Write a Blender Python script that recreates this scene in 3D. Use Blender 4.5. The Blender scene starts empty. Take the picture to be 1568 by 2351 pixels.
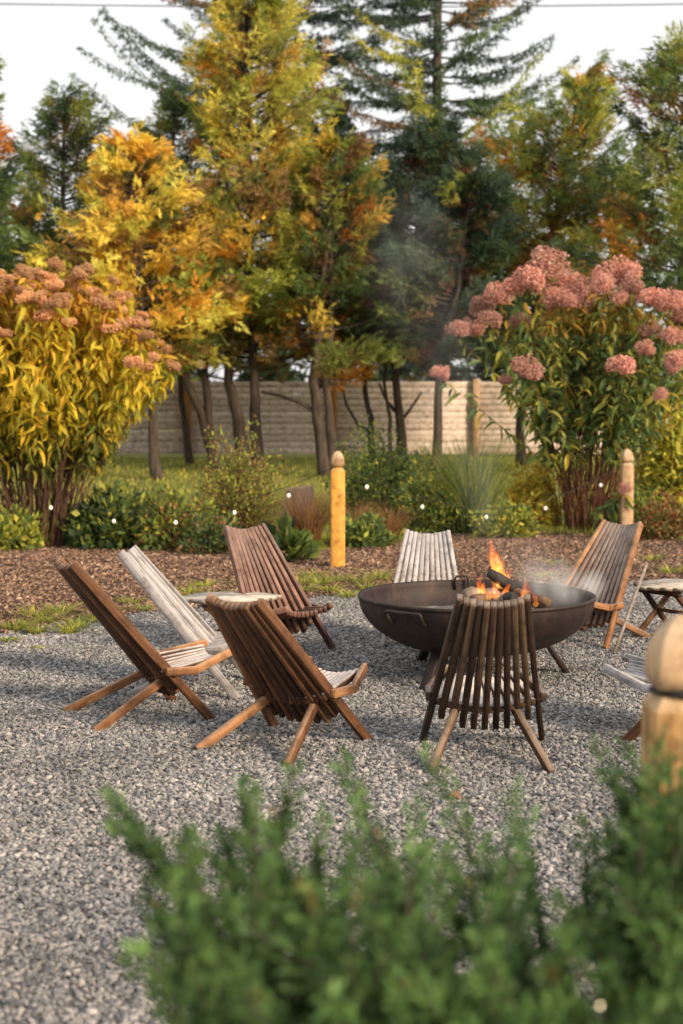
import bpy, bmesh, math, random
import numpy as np
from mathutils import Vector, Matrix, Quaternion, noise as mnoise

rng = np.random.default_rng(7)
random.seed(7)
sc = bpy.context.scene
COL = sc.collection
R = math.radians

# ------------------------------------------------------------------ camera, light, exposure
EYE = 1.66
PITCH = R(4.06)
cam_d = bpy.data.cameras.new('camera')
cam = bpy.data.objects.new('camera', cam_d)
COL.objects.link(cam)
cam.location = (0, 0, EYE)
cam.rotation_euler = (R(90) - PITCH, 0, 0)
cam_d.sensor_fit = 'VERTICAL'
cam_d.sensor_height = 36
cam_d.lens = 50
cam_d.clip_start = 0.05
cam_d.clip_end = 3000
cam_d.dof.use_dof = True
cam_d.dof.focus_distance = 8.0
cam_d.dof.aperture_fstop = 2.4
sc.camera = cam

SUN_AZ = (0.76, -0.65)      # horizontal direction towards the sun
SUN_EL = R(24)
w = bpy.data.worlds.new('World')
sc.world = w
w.use_nodes = True
nt = w.node_tree
nt.nodes.clear()
sky = nt.nodes.new('ShaderNodeTexSky')
sky.sky_type = 'NISHITA'
sky.sun_disc = False
sky.sun_elevation = SUN_EL
sky.sun_rotation = math.atan2(SUN_AZ[0], SUN_AZ[1])
sky.dust_density = 4.0
tc = nt.nodes.new('ShaderNodeTexCoord')
mp = nt.nodes.new('ShaderNodeMapping')
mp.inputs['Scale'].default_value = (1.2, 1.2, 4.0)
ns = nt.nodes.new('ShaderNodeTexNoise')
ns.inputs['Scale'].default_value = 1.6
ns.inputs['Detail'].default_value = 5
cr = nt.nodes.new('ShaderNodeValToRGB')
cr.color_ramp.elements[0].position = 0.3
cr.color_ramp.elements[0].color = (6.0, 5.93, 5.82, 1)
cr.color_ramp.elements[1].position = 0.7
cr.color_ramp.elements[1].color = (7.0, 6.92, 6.8, 1)
mx = nt.nodes.new('ShaderNodeMix')
mx.data_type = 'RGBA'
mx.inputs[0].default_value = 0.9
bg = nt.nodes.new('ShaderNodeBackground')
bg.inputs['Strength'].default_value = 0.1
wo = nt.nodes.new('ShaderNodeOutputWorld')
L = nt.links.new
L(tc.outputs['Generated'], mp.inputs['Vector'])
L(mp.outputs['Vector'], ns.inputs['Vector'])
L(ns.outputs['Fac'], cr.inputs['Fac'])
L(sky.outputs['Color'], mx.inputs[6])
L(cr.outputs['Color'], mx.inputs[7])
L(mx.outputs[2], bg.inputs['Color'])
L(bg.outputs['Background'], wo.inputs['Surface'])

sun_d = bpy.data.lights.new('sun', 'SUN')
sun_d.energy = 3.3
sun_d.angle = R(13.0)
sun_d.color = (1.0, 0.79, 0.55)
sun = bpy.data.objects.new('sun', sun_d)
COL.objects.link(sun)
sd = Vector((SUN_AZ[0] * math.cos(SUN_EL), SUN_AZ[1] * math.cos(SUN_EL), math.sin(SUN_EL)))
sun.rotation_euler = sd.to_track_quat('Z', 'Y').to_euler()

sc.view_settings.view_transform = 'Standard'
sc.view_settings.look = 'None'
sc.view_settings.exposure = 0.76
sc.view_settings.gamma = 1.0
sc.render.engine = 'CYCLES'
sc.cycles.max_bounces = 8
sc.cycles.transparent_max_bounces = 16
sc.cycles.volume_bounces = 1
sc.cycles.volume_step_rate = 1.0
sc.cycles.volume_max_steps = 128
sc.cycles.use_denoising = True

# ------------------------------------------------------------------ pixel helpers (1568 x 2351 picture units)
FPX = 3265.3
cP, sP = math.cos(PITCH), math.sin(PITCH)


def terr(x, y):
    t = min(max((y - 18.0) / 16.0, 0.0), 1.0)
    z = 0.55 * t * t * (3 - 2 * t)
    if y > 34:
        z += min((y - 34) * 0.004, 1.0)
    return z


def ray(px, py):
    u = -(py - 1175.5) / FPX
    return Vector(((px - 784) / FPX, cP + u * sP, -sP + u * cP))


def W(px, py, Y):
    d = ray(px, py)
    t = Y / d.y
    return Vector((d.x * t, Y, EYE + d.z * t))


def Gd(px, py):
    d = ray(px, py)
    Y = 3.0
    while Y < 120:
        t = Y / d.y
        if EYE + d.z * t <= terr(d.x * t, Y):
            break
        Y += 0.02
    t = Y / d.y
    return Vector((d.x * t, Y, terr(d.x * t, Y)))


# ------------------------------------------------------------------ object helpers
def tag(o, label=None, cat=None, group=None, kind=None):
    if label: o['label'] = label
    if cat: o['category'] = cat
    if group: o['group'] = group
    if kind: o['kind'] = kind
    return o


def link(name, me, parent=None, mat=None, matrix=None):
    o = bpy.data.objects.new(name, me)
    COL.objects.link(o)
    if parent is not None:
        o.parent = parent
    if matrix is not None:
        o.matrix_local = matrix
    if mat is not None and not me.materials:
        me.materials.append(mat)
    return o


def thing(name, loc, label, cat, group=None, rz=0.0):
    o = bpy.data.objects.new(name, None)
    COL.objects.link(o)
    o.empty_display_size = 0.1
    o.location = loc
    o.rotation_euler = (0, 0, rz)
    return tag(o, label, cat, group)


def np_mesh(name, V, faces, cols=None, smooth=False):
    """faces: (n,3) or (n,4) int array, or list of such arrays."""
    if not isinstance(faces, (list, tuple)):
        faces = [faces]
    faces = [np.asarray(f, dtype=np.int32) for f in faces if len(f)]
    me = bpy.data.meshes.new(name)
    V = np.asarray(V, dtype=np.float32)
    me.vertices.add(len(V))
    me.vertices.foreach_set('co', V.ravel())
    loops = np.concatenate([f.ravel() for f in faces])
    tot = np.concatenate([np.full(len(f), f.shape[1], dtype=np.int32) for f in faces])
    start = np.concatenate([[0], np.cumsum(tot)[:-1]]).astype(np.int32)
    me.loops.add(len(loops))
    me.loops.foreach_set('vertex_index', loops)
    me.polygons.add(len(tot))
    me.polygons.foreach_set('loop_start', start)
    me.polygons.foreach_set('loop_total', tot)
    if smooth:
        me.polygons.foreach_set('use_smooth', np.ones(len(tot), dtype=bool))
    if cols is not None:
        a = me.color_attributes.new('Col', 'FLOAT_COLOR', 'POINT')
        c4 = np.ones((len(V), 4), dtype=np.float32)
        c4[:, :3] = cols
        a.data.foreach_set('color', c4.ravel())
    me.update(calc_edges=True)
    me.validate()
    return me


class MB:
    """collects verts / quads / tris into one mesh"""
    def __init__(s):
        s.v, s.q, s.t, s.n = [], [], [], 0

    def add(s, V, Q=None, T=None):
        V = np.asarray(V, dtype=float)
        if Q is not None and len(Q): s.q.append(np.asarray(Q) + s.n)
        if T is not None and len(T): s.t.append(np.asarray(T) + s.n)
        s.v.append(V)
        s.n += len(V)

    def tube(s, pts, rad, sides=6, cap=True, jit=0.0):
        pts = [Vector(p) for p in pts]
        n = len(pts)
        V, Q, T = [], [], []
        up = Vector((0.13, 0.27, 1))
        prev = None
        for i, p in enumerate(pts):
            d = (pts[min(i + 1, n - 1)] - pts[max(i - 1, 0)])
            d = d.normalized() if d.length > 1e-9 else Vector((0, 0, 1))
            if prev is None:
                a = d.cross(up)
                if a.length < 1e-3: a = d.cross(Vector((1, 0, 0)))
            else:
                a = prev - d * prev.dot(d)
            a.normalize()
            prev = a
            b = d.cross(a)
            r = rad[i] if hasattr(rad, '__len__') else rad
            for k in range(sides):
                an = 2 * math.pi * k / sides
                rr = r * (1 + (random.uniform(-jit, jit) if jit else 0))
                V.append(p + a * (rr * math.cos(an)) + b * (rr * math.sin(an)))
        for i in range(n - 1):
            for k in range(sides):
                k2 = (k + 1) % sides
                Q.append((i * sides + k, i * sides + k2, (i + 1) * sides + k2, (i + 1) * sides + k))
        if cap:
            V.append(pts[0]); V.append(pts[-1])
            for k in range(sides):
                k2 = (k + 1) % sides
                T.append((n * sides, k2, k))
                T.append((n * sides + 1, (n - 1) * sides + k, (n - 1) * sides + k2))
        s.add([tuple(v) for v in V], Q, T)
        return s

    def mesh(s, name, smooth=False):
        f = []
        if s.q: f.append(np.concatenate(s.q))
        if s.t: f.append(np.concatenate(s.t))
        return np_mesh(name, np.concatenate(s.v), f, smooth=smooth)


def leaves_np(P, D, N, Ln, Wd, cols, fold=0.25, mid=0.45):
    """many 2-triangle folded leaves -> V, tris, vertex colours"""
    P, D, N = (np.asarray(a, dtype=float) for a in (P, D, N))
    D = D / (np.linalg.norm(D, axis=1, keepdims=True) + 1e-9)
    S = np.cross(D, N)
    S /= (np.linalg.norm(S, axis=1, keepdims=True) + 1e-9)
    N2 = np.cross(S, D)
    Ln = np.asarray(Ln)[:, None]
    Wd = np.asarray(Wd)[:, None]
    a = P
    b = P + D * Ln * mid + S * Wd * .5 - N2 * Wd * fold
    c_ = P + D * Ln
    d = P + D * Ln * mid - S * Wd * .5 - N2 * Wd * fold
    n = len(P)
    V = np.stack([a, b, c_, d], 1).reshape(-1, 3)
    i = np.arange(n)[:, None] * 4
    T = np.concatenate([i + np.array([[0, 1, 2]]), i + np.array([[0, 2, 3]])], 0)
    C = np.repeat(np.asarray(cols), 4, axis=0)
    return V, T, C


def rand_dirs(n):
    v = rng.normal(size=(n, 3))
    return v / np.linalg.norm(v, axis=1, keepdims=True)


# ------------------------------------------------------------------ materials
def new_mat(name):
    m = bpy.data.materials.new(name)
    m.use_nodes = True
    t = m.node_tree
    return m, t, t.nodes['Principled BSDF'], t.nodes['Material Output']


def node(t, typ, **kw):
    n = t.nodes.new(typ)
    for k, v in kw.items():
        if k in n.inputs: n.inputs[k].default_value = v
        else: setattr(n, k, v)
    return n


def ramp(t, stops):
    n = t.nodes.new('ShaderNodeValToRGB')
    e = n.color_ramp.elements
    while len(e) < len(stops): e.new(0.5)
    for el, (p, c) in zip(e, stops):
        el.position = p
        el.color = (*c, 1)
    return n


def mixc(t, fac, a, b):
    n = t.nodes.new('ShaderNodeMix')
    n.data_type = 'RGBA'
    for sock, v in ((0, fac), (6, a), (7, b)):
        if hasattr(v, 'is_output'): t.links.new(v, n.inputs[sock])
        elif isinstance(v, (int, float)): n.inputs[sock].default_value = v
        else: n.inputs[sock].default_value = (*v, 1)
    return n.outputs[2]


def math_n(t, op, a, b=None):
    n = t.nodes.new('ShaderNodeMath')
    n.operation = op
    for i, v in enumerate((a, b)):
        if v is None: continue
        if hasattr(v, 'is_output'): t.links.new(v, n.inputs[i])
        else: n.inputs[i].default_value = v
    return n.outputs[0]


def leaf_mat(name, ramp_stops=None, trans=0.48, rough=0.55):
    m, t, p, out = new_mat(name)
    if ramp_stops:
        oi = node(t, 'ShaderNodeObjectInfo')
        r = ramp(t, ramp_stops)
        t.links.new(oi.outputs['Random'], r.inputs['Fac'])
        col = r.outputs['Color']
    else:
        at = node(t, 'ShaderNodeAttribute', attribute_name='Col')
        col = at.outputs['Color']
    g = node(t, 'ShaderNodeTexCoord')
    nz = node(t, 'ShaderNodeTexNoise', Scale=9.0, Detail=3.0)
    t.links.new(g.outputs['Object'], nz.inputs['Vector'])
    k = math_n(t, 'MULTIPLY_ADD', nz.outputs['Fac'], 0.7)
    k.node.inputs[2].default_value = 0.65
    mul = node(t, 'ShaderNodeVectorMath', operation='SCALE')
    t.links.new(col, mul.inputs[0])
    oi2 = node(t, 'ShaderNodeObjectInfo')
    k2 = math_n(t, 'MULTIPLY_ADD', oi2.outputs['Random'], 0.35)
    k2.node.inputs[2].default_value = 0.82
    t.links.new(math_n(t, 'MULTIPLY', k, k2), mul.inputs['Scale'])
    t.links.new(mul.outputs[0], p.inputs['Base Color'])
    p.inputs['Roughness'].default_value = rough
    p.inputs['Specular IOR Level'].default_value = 0.25
    tr = node(t, 'ShaderNodeBsdfTranslucent')
    t.links.new(mul.outputs[0], tr.inputs['Color'])
    ms = node(t, 'ShaderNodeMixShader')
    ms.inputs[0].default_value = trans
    t.links.new(p.outputs[0], ms.inputs[1])
    t.links.new(tr.outputs[0], ms.inputs[2])
    t.links.new(ms.outputs[0], out.inputs['Surface'])
    return m


def wood_mat(name, stops, weather, wamt, rough=0.75, grain=(38, 38, 2.2), lo=0.15, hi=0.75):
    """grain along local z, colour by piece, bleached on faces that look up (rain and sun worn)"""
    m, t, p, out = new_mat(name)
    g = node(t, 'ShaderNodeTexCoord')
    oi = node(t, 'ShaderNodeObjectInfo')
    off = node(t, 'ShaderNodeVectorMath', operation='ADD')
    sc_ = node(t, 'ShaderNodeVectorMath', operation='SCALE')
    cx = node(t, 'ShaderNodeCombineXYZ')
    for i in range(3): t.links.new(oi.outputs['Random'], cx.inputs[i])
    t.links.new(cx.outputs[0], sc_.inputs[0])
    sc_.inputs['Scale'].default_value = 37.0
    t.links.new(g.outputs['Object'], off.inputs[0])
    t.links.new(sc_.outputs[0], off.inputs[1])
    mp_ = node(t, 'ShaderNodeMapping')
    mp_.inputs['Scale'].default_value = grain
    t.links.new(off.outputs[0], mp_.inputs['Vector'])
    n1 = node(t, 'ShaderNodeTexNoise', Scale=1.6, Detail=6.0, Roughness=0.65)
    t.links.new(mp_.outputs[0], n1.inputs['Vector'])
    n2 = node(t, 'ShaderNodeTexNoise', Scale=5.0, Detail=3.0)
    t.links.new(off.outputs[0], n2.inputs['Vector'])
    v = math_n(t, 'ADD', n1.outputs['Fac'], math_n(t, 'MULTIPLY', math_n(t, 'SUBTRACT', oi.outputs['Random'], 0.5), 0.5))
    rp = ramp(t, stops)
    t.links.new(v, rp.inputs['Fac'])
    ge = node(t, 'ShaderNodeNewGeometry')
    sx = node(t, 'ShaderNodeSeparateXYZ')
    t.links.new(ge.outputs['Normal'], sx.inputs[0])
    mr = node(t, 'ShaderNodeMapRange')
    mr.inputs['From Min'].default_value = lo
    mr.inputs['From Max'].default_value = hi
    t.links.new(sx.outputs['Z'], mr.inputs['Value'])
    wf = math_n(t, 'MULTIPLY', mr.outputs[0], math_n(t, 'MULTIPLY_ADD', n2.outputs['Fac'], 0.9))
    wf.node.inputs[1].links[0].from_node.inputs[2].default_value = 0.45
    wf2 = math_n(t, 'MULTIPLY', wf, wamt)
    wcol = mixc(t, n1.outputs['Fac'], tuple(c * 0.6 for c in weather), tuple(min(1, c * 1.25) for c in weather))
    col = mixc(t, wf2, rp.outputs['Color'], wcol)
    n3 = node(t, 'ShaderNodeTexNoise', Scale=9.0, Detail=5.0, Roughness=0.7)
    t.links.new(off.outputs[0], n3.inputs['Vector'])
    st3 = ramp(t, [(0.32, (0.45, 0.42, 0.40)), (0.52, (1, 1, 1)), (0.75, (1.18, 1.15, 1.12))])
    t.links.new(n3.outputs['Fac'], st3.inputs['Fac'])
    mu3 = node(t, 'ShaderNodeVectorMath', operation='MULTIPLY')
    t.links.new(col, mu3.inputs[0])
    t.links.new(st3.outputs[0], mu3.inputs[1])
    t.links.new(mu3.outputs[0], p.inputs['Base Color'])
    p.inputs['Roughness'].default_value = rough
    p.inputs['Specular IOR Level'].default_value = 0.3
    bp = node(t, 'ShaderNodeBump')
    bp.inputs['Strength'].default_value = 0.35
    bp.inputs['Distance'].default_value = 0.004
    t.links.new(n1.outputs['Fac'], bp.inputs['Height'])
    t.links.new(bp.outputs[0], p.inputs['Normal'])
    return m


def plain_mat(name, a, b, scale=6.0, rough=0.8, bump=0.3, dist=0.01, metal=0.0, detail=5, coord='Object', stretch=(1, 1, 1)):
    m, t, p, out = new_mat(name)
    g = node(t, 'ShaderNodeTexCoord')
    mp_ = node(t, 'ShaderNodeMapping')
    mp_.inputs['Scale'].default_value = stretch
    t.links.new(g.outputs[coord], mp_.inputs['Vector'])
    n1 = node(t, 'ShaderNodeTexNoise', Scale=scale, Detail=float(detail), Roughness=0.6)
    t.links.new(mp_.outputs[0], n1.inputs['Vector'])
    rp = ramp(t, [(0.3, a), (0.7, b)])
    t.links.new(n1.outputs['Fac'], rp.inputs['Fac'])
    t.links.new(rp.outputs[0], p.inputs['Base Color'])
    p.inputs['Roughness'].default_value = rough
    p.inputs['Metallic'].default_value = metal
    p.inputs['Specular IOR Level'].default_value = 0.3
    if bump:
        bp = node(t, 'ShaderNodeBump')
        bp.inputs['Strength'].default_value = bump
        bp.inputs['Distance'].default_value = dist
        t.links.new(n1.outputs['Fac'], bp.inputs['Height'])
        t.links.new(bp.outputs[0], p.inputs['Normal'])
    return m


def instance_mat(name, stops, rough=0.8):
    m, t, p, out = new_mat(name)
    oi = node(t, 'ShaderNodeObjectInfo')
    rp = ramp(t, stops)
    t.links.new(oi.outputs['Random'], rp.inputs['Fac'])
    g = node(t, 'ShaderNodeTexCoord')
    n1 = node(t, 'ShaderNodeTexNoise', Scale=120.0, Detail=3.0)
    t.links.new(g.outputs['Object'], n1.inputs['Vector'])
    n4 = node(t, 'ShaderNodeTexNoise', Scale=1.1, Detail=3.0)
    t.links.new(oi.outputs['Location'], n4.inputs['Vector'])
    k4 = math_n(t, 'MULTIPLY_ADD', n4.outputs['Fac'], 1.1)
    k4.node.inputs[2].default_value = 0.45
    k = math_n(t, 'MULTIPLY_ADD', n1.outputs['Fac'], 0.6)
    k.node.inputs[2].default_value = 0.7
    k = math_n(t, 'MULTIPLY', k, k4)
    mul = node(t, 'ShaderNodeVectorMath', operation='SCALE')
    t.links.new(rp.outputs[0], mul.inputs[0])
    t.links.new(k, mul.inputs['Scale'])
    t.links.new(mul.outputs[0], p.inputs['Base Color'])
    p.inputs['Roughness'].default_value = rough
    p.inputs['Specular IOR Level'].default_value = 0.3
    return m


M = {}
M['leafcol'] = leaf_mat('foliage')
M['needle'] = leaf_mat('needles', trans=0.2)
M['bark'] = plain_mat('bark', (0.03, 0.022, 0.018), (0.10, 0.075, 0.06), 14, 0.95, 0.8, 0.02, stretch=(1, 1, 0.25))
M['stem'] = plain_mat('stems', (0.045, 0.02, 0.014), (0.15, 0.075, 0.045), 10, 0.8, 0.2, stretch=(1, 1, 0.3))
M['stem_red'] = plain_mat('red_stems', (0.045, 0.018, 0.012), (0.20, 0.085, 0.042), 10, 0.8, 0.2, stretch=(1, 1, 0.3))
BROWN = [(0.25, (0.038, 0.017, 0.01)), (0.5, (0.10, 0.043, 0.021)), (0.8, (0.21, 0.098, 0.045))]  # brown kept dark: shade on the inner back slats is in this colour
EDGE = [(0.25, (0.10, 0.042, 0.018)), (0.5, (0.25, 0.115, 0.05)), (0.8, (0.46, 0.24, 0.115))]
M['wood_lit'] = wood_mat('sunlit_orange_wood', EDGE, (0.50, 0.33, 0.22), 0.6, lo=0.4, hi=0.9)  # sunlight on outer slats and legs painted in as a lighter orange
M['wood_brown'] = wood_mat('brown_stained_wood', BROWN, (0.40, 0.27, 0.19), 0.6, lo=0.4, hi=0.9)
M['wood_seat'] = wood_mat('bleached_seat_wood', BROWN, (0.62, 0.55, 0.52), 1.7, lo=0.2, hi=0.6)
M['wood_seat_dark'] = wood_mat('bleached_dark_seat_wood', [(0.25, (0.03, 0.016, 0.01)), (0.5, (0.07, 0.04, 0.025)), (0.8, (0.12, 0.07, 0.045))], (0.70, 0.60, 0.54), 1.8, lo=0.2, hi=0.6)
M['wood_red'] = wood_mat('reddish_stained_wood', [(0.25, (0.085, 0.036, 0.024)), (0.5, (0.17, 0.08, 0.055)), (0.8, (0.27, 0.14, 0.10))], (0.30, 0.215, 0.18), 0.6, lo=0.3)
M['wood_dark'] = wood_mat('dark_weathered_wood', [(0.25, (0.028, 0.015, 0.010)), (0.5, (0.066, 0.038, 0.024)), (0.8, (0.14, 0.09, 0.056))], (0.30, 0.25, 0.215), 0.7, lo=0.4)
M['wood_leg'] = wood_mat('tan_worn_leg_wood', [(0.25, (0.07, 0.04, 0.024)), (0.5, (0.16, 0.092, 0.052)), (0.8, (0.32, 0.20, 0.125))], (0.33, 0.25, 0.19), 0.6, lo=0.4)
M['wood_grey'] = wood_mat('silver_grey_wood', [(0.25, (0.17, 0.16, 0.16)), (0.5, (0.34, 0.32, 0.32)), (0.8, (0.50, 0.475, 0.475))], (0.50, 0.475, 0.475), 0.7)
M['wood_mixed'] = wood_mat('half_bleached_wood', [(0.25, (0.11, 0.05, 0.026)), (0.5, (0.20, 0.095, 0.048)), (0.8, (0.29, 0.155, 0.085))], (0.28, 0.225, 0.195), 1.0, lo=0.1, hi=0.4)
M['table_top'] = wood_mat('bleached_table_wood', [(0.25, (0.14, 0.10, 0.07)), (0.5, (0.25, 0.18, 0.13)), (0.8, (0.36, 0.28, 0.22))], (0.6, 0.55, 0.48), 1.0)
M['post_gold'] = wood_mat('golden_post_wood', [(0.3, (0.30, 0.125, 0.02)), (0.48, (0.55, 0.25, 0.04)), (0.75, (0.70, 0.35, 0.07))], (0.5, 0.36, 0.22), 0.7, grain=(30, 30, 1.5), lo=0.35)
M['post_tan'] = wood_mat('tan_post_wood', [(0.3, (0.22, 0.11, 0.04)), (0.48, (0.42, 0.235, 0.09)), (0.75, (0.54, 0.34, 0.16))], (0.62, 0.46, 0.29), 0.8, grain=(16, 16, 0.9), lo=0.15)
M['post_cap'] = wood_mat('post_cap_wood', [(0.25, (0.34, 0.21, 0.11)), (0.5, (0.5, 0.33, 0.19)), (0.8, (0.6, 0.43, 0.28))], (0.62, 0.47, 0.32), 0.7, grain=(16, 16, 0.9), lo=0.15)
M['fence'] = wood_mat('weathered_fence_boards', [(0.2, (0.60, 0.47, 0.40)), (0.5, (0.74, 0.61, 0.54)), (0.8, (0.82, 0.70, 0.63))], (0.4, 0.34, 0.28), 0.5, grain=(9, 9, 0.7))


def rust_mat():
    m, t, p, out = new_mat('rusted_steel')
    g = node(t, 'ShaderNodeTexCoord')
    mp_ = node(t, 'ShaderNodeMapping')
    mp_.inputs['Scale'].default_value = (7, 7, 1.6)
    t.links.new(g.outputs['Object'], mp_.inputs['Vector'])
    n1 = node(t, 'ShaderNodeTexNoise', Scale=2.0, Detail=8.0, Roughness=0.7)
    t.links.new(mp_.outputs[0], n1.inputs['Vector'])
    n2 = node(t, 'ShaderNodeTexNoise', Scale=60.0, Detail=4.0)
    t.links.new(g.outputs['Object'], n2.inputs['Vector'])
    v = math_n(t, 'ADD', math_n(t, 'MULTIPLY', n1.outputs['Fac'], 0.75), math_n(t, 'MULTIPLY', n2.outputs['Fac'], 0.25))
    rp = ramp(t, [(0.32, (0.010, 0.008, 0.008)), (0.5, (0.024, 0.014, 0.013)), (0.66, (0.065, 0.03, 0.022)), (0.85, (0.15, 0.068, 0.04))])
    t.links.new(v, rp.inputs['Fac'])
    t.links.new(rp.outputs[0], p.inputs['Base Color'])
    p.inputs['Roughness'].default_value = 0.62
    p.inputs['Metallic'].default_value = 0.25
    bp = node(t, 'ShaderNodeBump')
    bp.inputs['Strength'].default_value = 0.25
    bp.inputs['Distance'].default_value = 0.003
    t.links.new(n2.outputs['Fac'], bp.inputs['Height'])
    t.links.new(bp.outputs[0], p.inputs['Normal'])
    return m


M['rust'] = rust_mat()
M['iron'] = plain_mat('dark_iron', (0.02, 0.016, 0.014), (0.07, 0.05, 0.04), 30, 0.6, 0.2, 0.002, metal=0.5)
M['ash'] = plain_mat('ash', (0.06, 0.055, 0.05), (0.24, 0.22, 0.2), 22, 0.95, 0.6, 0.02)
M['char'] = plain_mat('charred_wood', (0.008, 0.007, 0.007), (0.06, 0.052, 0.048), 26, 0.75, 0.9, 0.012, stretch=(1, 1, 0.4))
M['log'] = plain_mat('half_burnt_log', (0.03, 0.02, 0.015), (0.26, 0.15, 0.09), 9, 0.85, 0.6, 0.01)
M['stone'] = plain_mat('fire_stones', (0.1, 0.07, 0.05), (0.33, 0.25, 0.19), 12, 0.85, 0.4, 0.01)
M['stick'] = plain_mat('grey_stick', (0.16, 0.12, 0.1), (0.36, 0.3, 0.26), 25, 0.85, 0.3, 0.004)
M['cable'] = plain_mat('black_cable', (0.012, 0.012, 0.012), (0.03, 0.03, 0.03), 20, 0.6, 0)
M['stump'] = plain_mat('stump_wood', (0.22, 0.13, 0.09), (0.42, 0.29, 0.22), 8, 0.9, 0.5, 0.02, stretch=(1, 1, 0.2))


def soil_mat(name, stops, scale, bump=0.6, dist=0.03):
    m, t, p, out = new_mat(name)
    g = node(t, 'ShaderNodeTexCoord')
    n1 = node(t, 'ShaderNodeTexNoise', Scale=scale, Detail=7.0, Roughness=0.7)
    n2 = node(t, 'ShaderNodeTexNoise', Scale=scale * 0.06, Detail=3.0)
    t.links.new(g.outputs['Object'], n1.inputs['Vector'])
    t.links.new(g.outputs['Object'], n2.inputs['Vector'])
    v = math_n(t, 'ADD', math_n(t, 'MULTIPLY', n1.outputs['Fac'], 0.65), math_n(t, 'MULTIPLY', n2.outputs['Fac'], 0.35))
    rp = ramp(t, stops)
    t.links.new(v, rp.inputs['Fac'])
    t.links.new(rp.outputs[0], p.inputs['Base Color'])
    p.inputs['Roughness'].default_value = 0.95
    p.inputs['Specular IOR Level'].default_value = 0.15
    bp = node(t, 'ShaderNodeBump')
    bp.inputs['Strength'].default_value = bump
    bp.inputs['Distance'].default_value = dist
    t.links.new(n1.outputs['Fac'], bp.inputs['Height'])
    t.links.new(bp.outputs[0], p.inputs['Normal'])
    return m


M['lawn'] = soil_mat('lawn_turf', [(0.3, (0.09, 0.11, 0.03)), (0.5, (0.18, 0.19, 0.05)), (0.7, (0.30, 0.26, 0.10))], 14)
M['gravel_base'] = soil_mat('gravel_bed', [(0.3, (0.06, 0.055, 0.055)), (0.5, (0.16, 0.15, 0.145)), (0.7, (0.27, 0.245, 0.23))], 90, 0.8, 0.015)
M['mulch_base'] = soil_mat('mulch_soil', [(0.3, (0.03, 0.017, 0.012)), (0.5, (0.09, 0.05, 0.035)), (0.7, (0.19, 0.11, 0.075))], 40, 0.8, 0.02)

# ------------------------------------------------------------------ the setting
xs = np.concatenate([[-400, -120], np.linspace(-40, 40, 81), [120, 400]])
ys = np.concatenate([[-60, -10], np.linspace(0, 60, 121), [90, 150, 300, 900]])
V = np.array([(x, y, terr(x, y) - 0.02) for y in ys for x in xs])
nx = len(xs)
Q = np.array([(j * nx + i, j * nx + i + 1, (j + 1) * nx + i + 1, (j + 1) * nx + i) for j in range(len(ys) - 1) for i in range(nx - 1)])
gnd = link('ground', np_mesh('ground', V, Q, smooth=True), None, M['lawn'])
tag(gnd, 'green lawn rising gently to the board fence', None, None, 'structure')


def grav_edge(x):
    base = np.interp(x, [-6, -2.6, -1.8, -1.0, 0.15, 1.2, 2.2, 5.0], [10.2, 10.9, 11.6, 12.2, 13.2, 13.6, 13.8, 14.2])
    return base + 0.35 * mnoise.noise(Vector((x * 0.9, 3.1, 0))) + 0.18 * mnoise.noise(Vector((x * 3.1, 7.7, 0)))


def strip_sheet(name, x0, x1, nxx, ylo, yhi, nyy, z, dens_fn):
    V, D = [], []
    for j in range(nyy + 1):
        for i in range(nxx + 1):
            x = x0 + (x1 - x0) * i / nxx
            a, b = ylo(x), yhi(x)
            y = a + (b - a) * j / nyy
            V.append((x, y, terr(x, y) + z + 0.012 * mnoise.noise(Vector((x * 1.3, y * 1.3, 0)))))
            D.append(dens_fn(x, y, j / nyy))
    n1 = nxx + 1
    Q = [(j * n1 + i, j * n1 + i + 1, (j + 1) * n1 + i + 1, (j + 1) * n1 + i) for j in range(nyy) for i in range(nxx)]
    me = np_mesh(name, V, np.array(Q), smooth=True)
    a = me.attributes.new('dens', 'FLOAT', 'POINT')
    a.data.foreach_set('value', np.array(D, dtype=np.float32))
    return me


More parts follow.
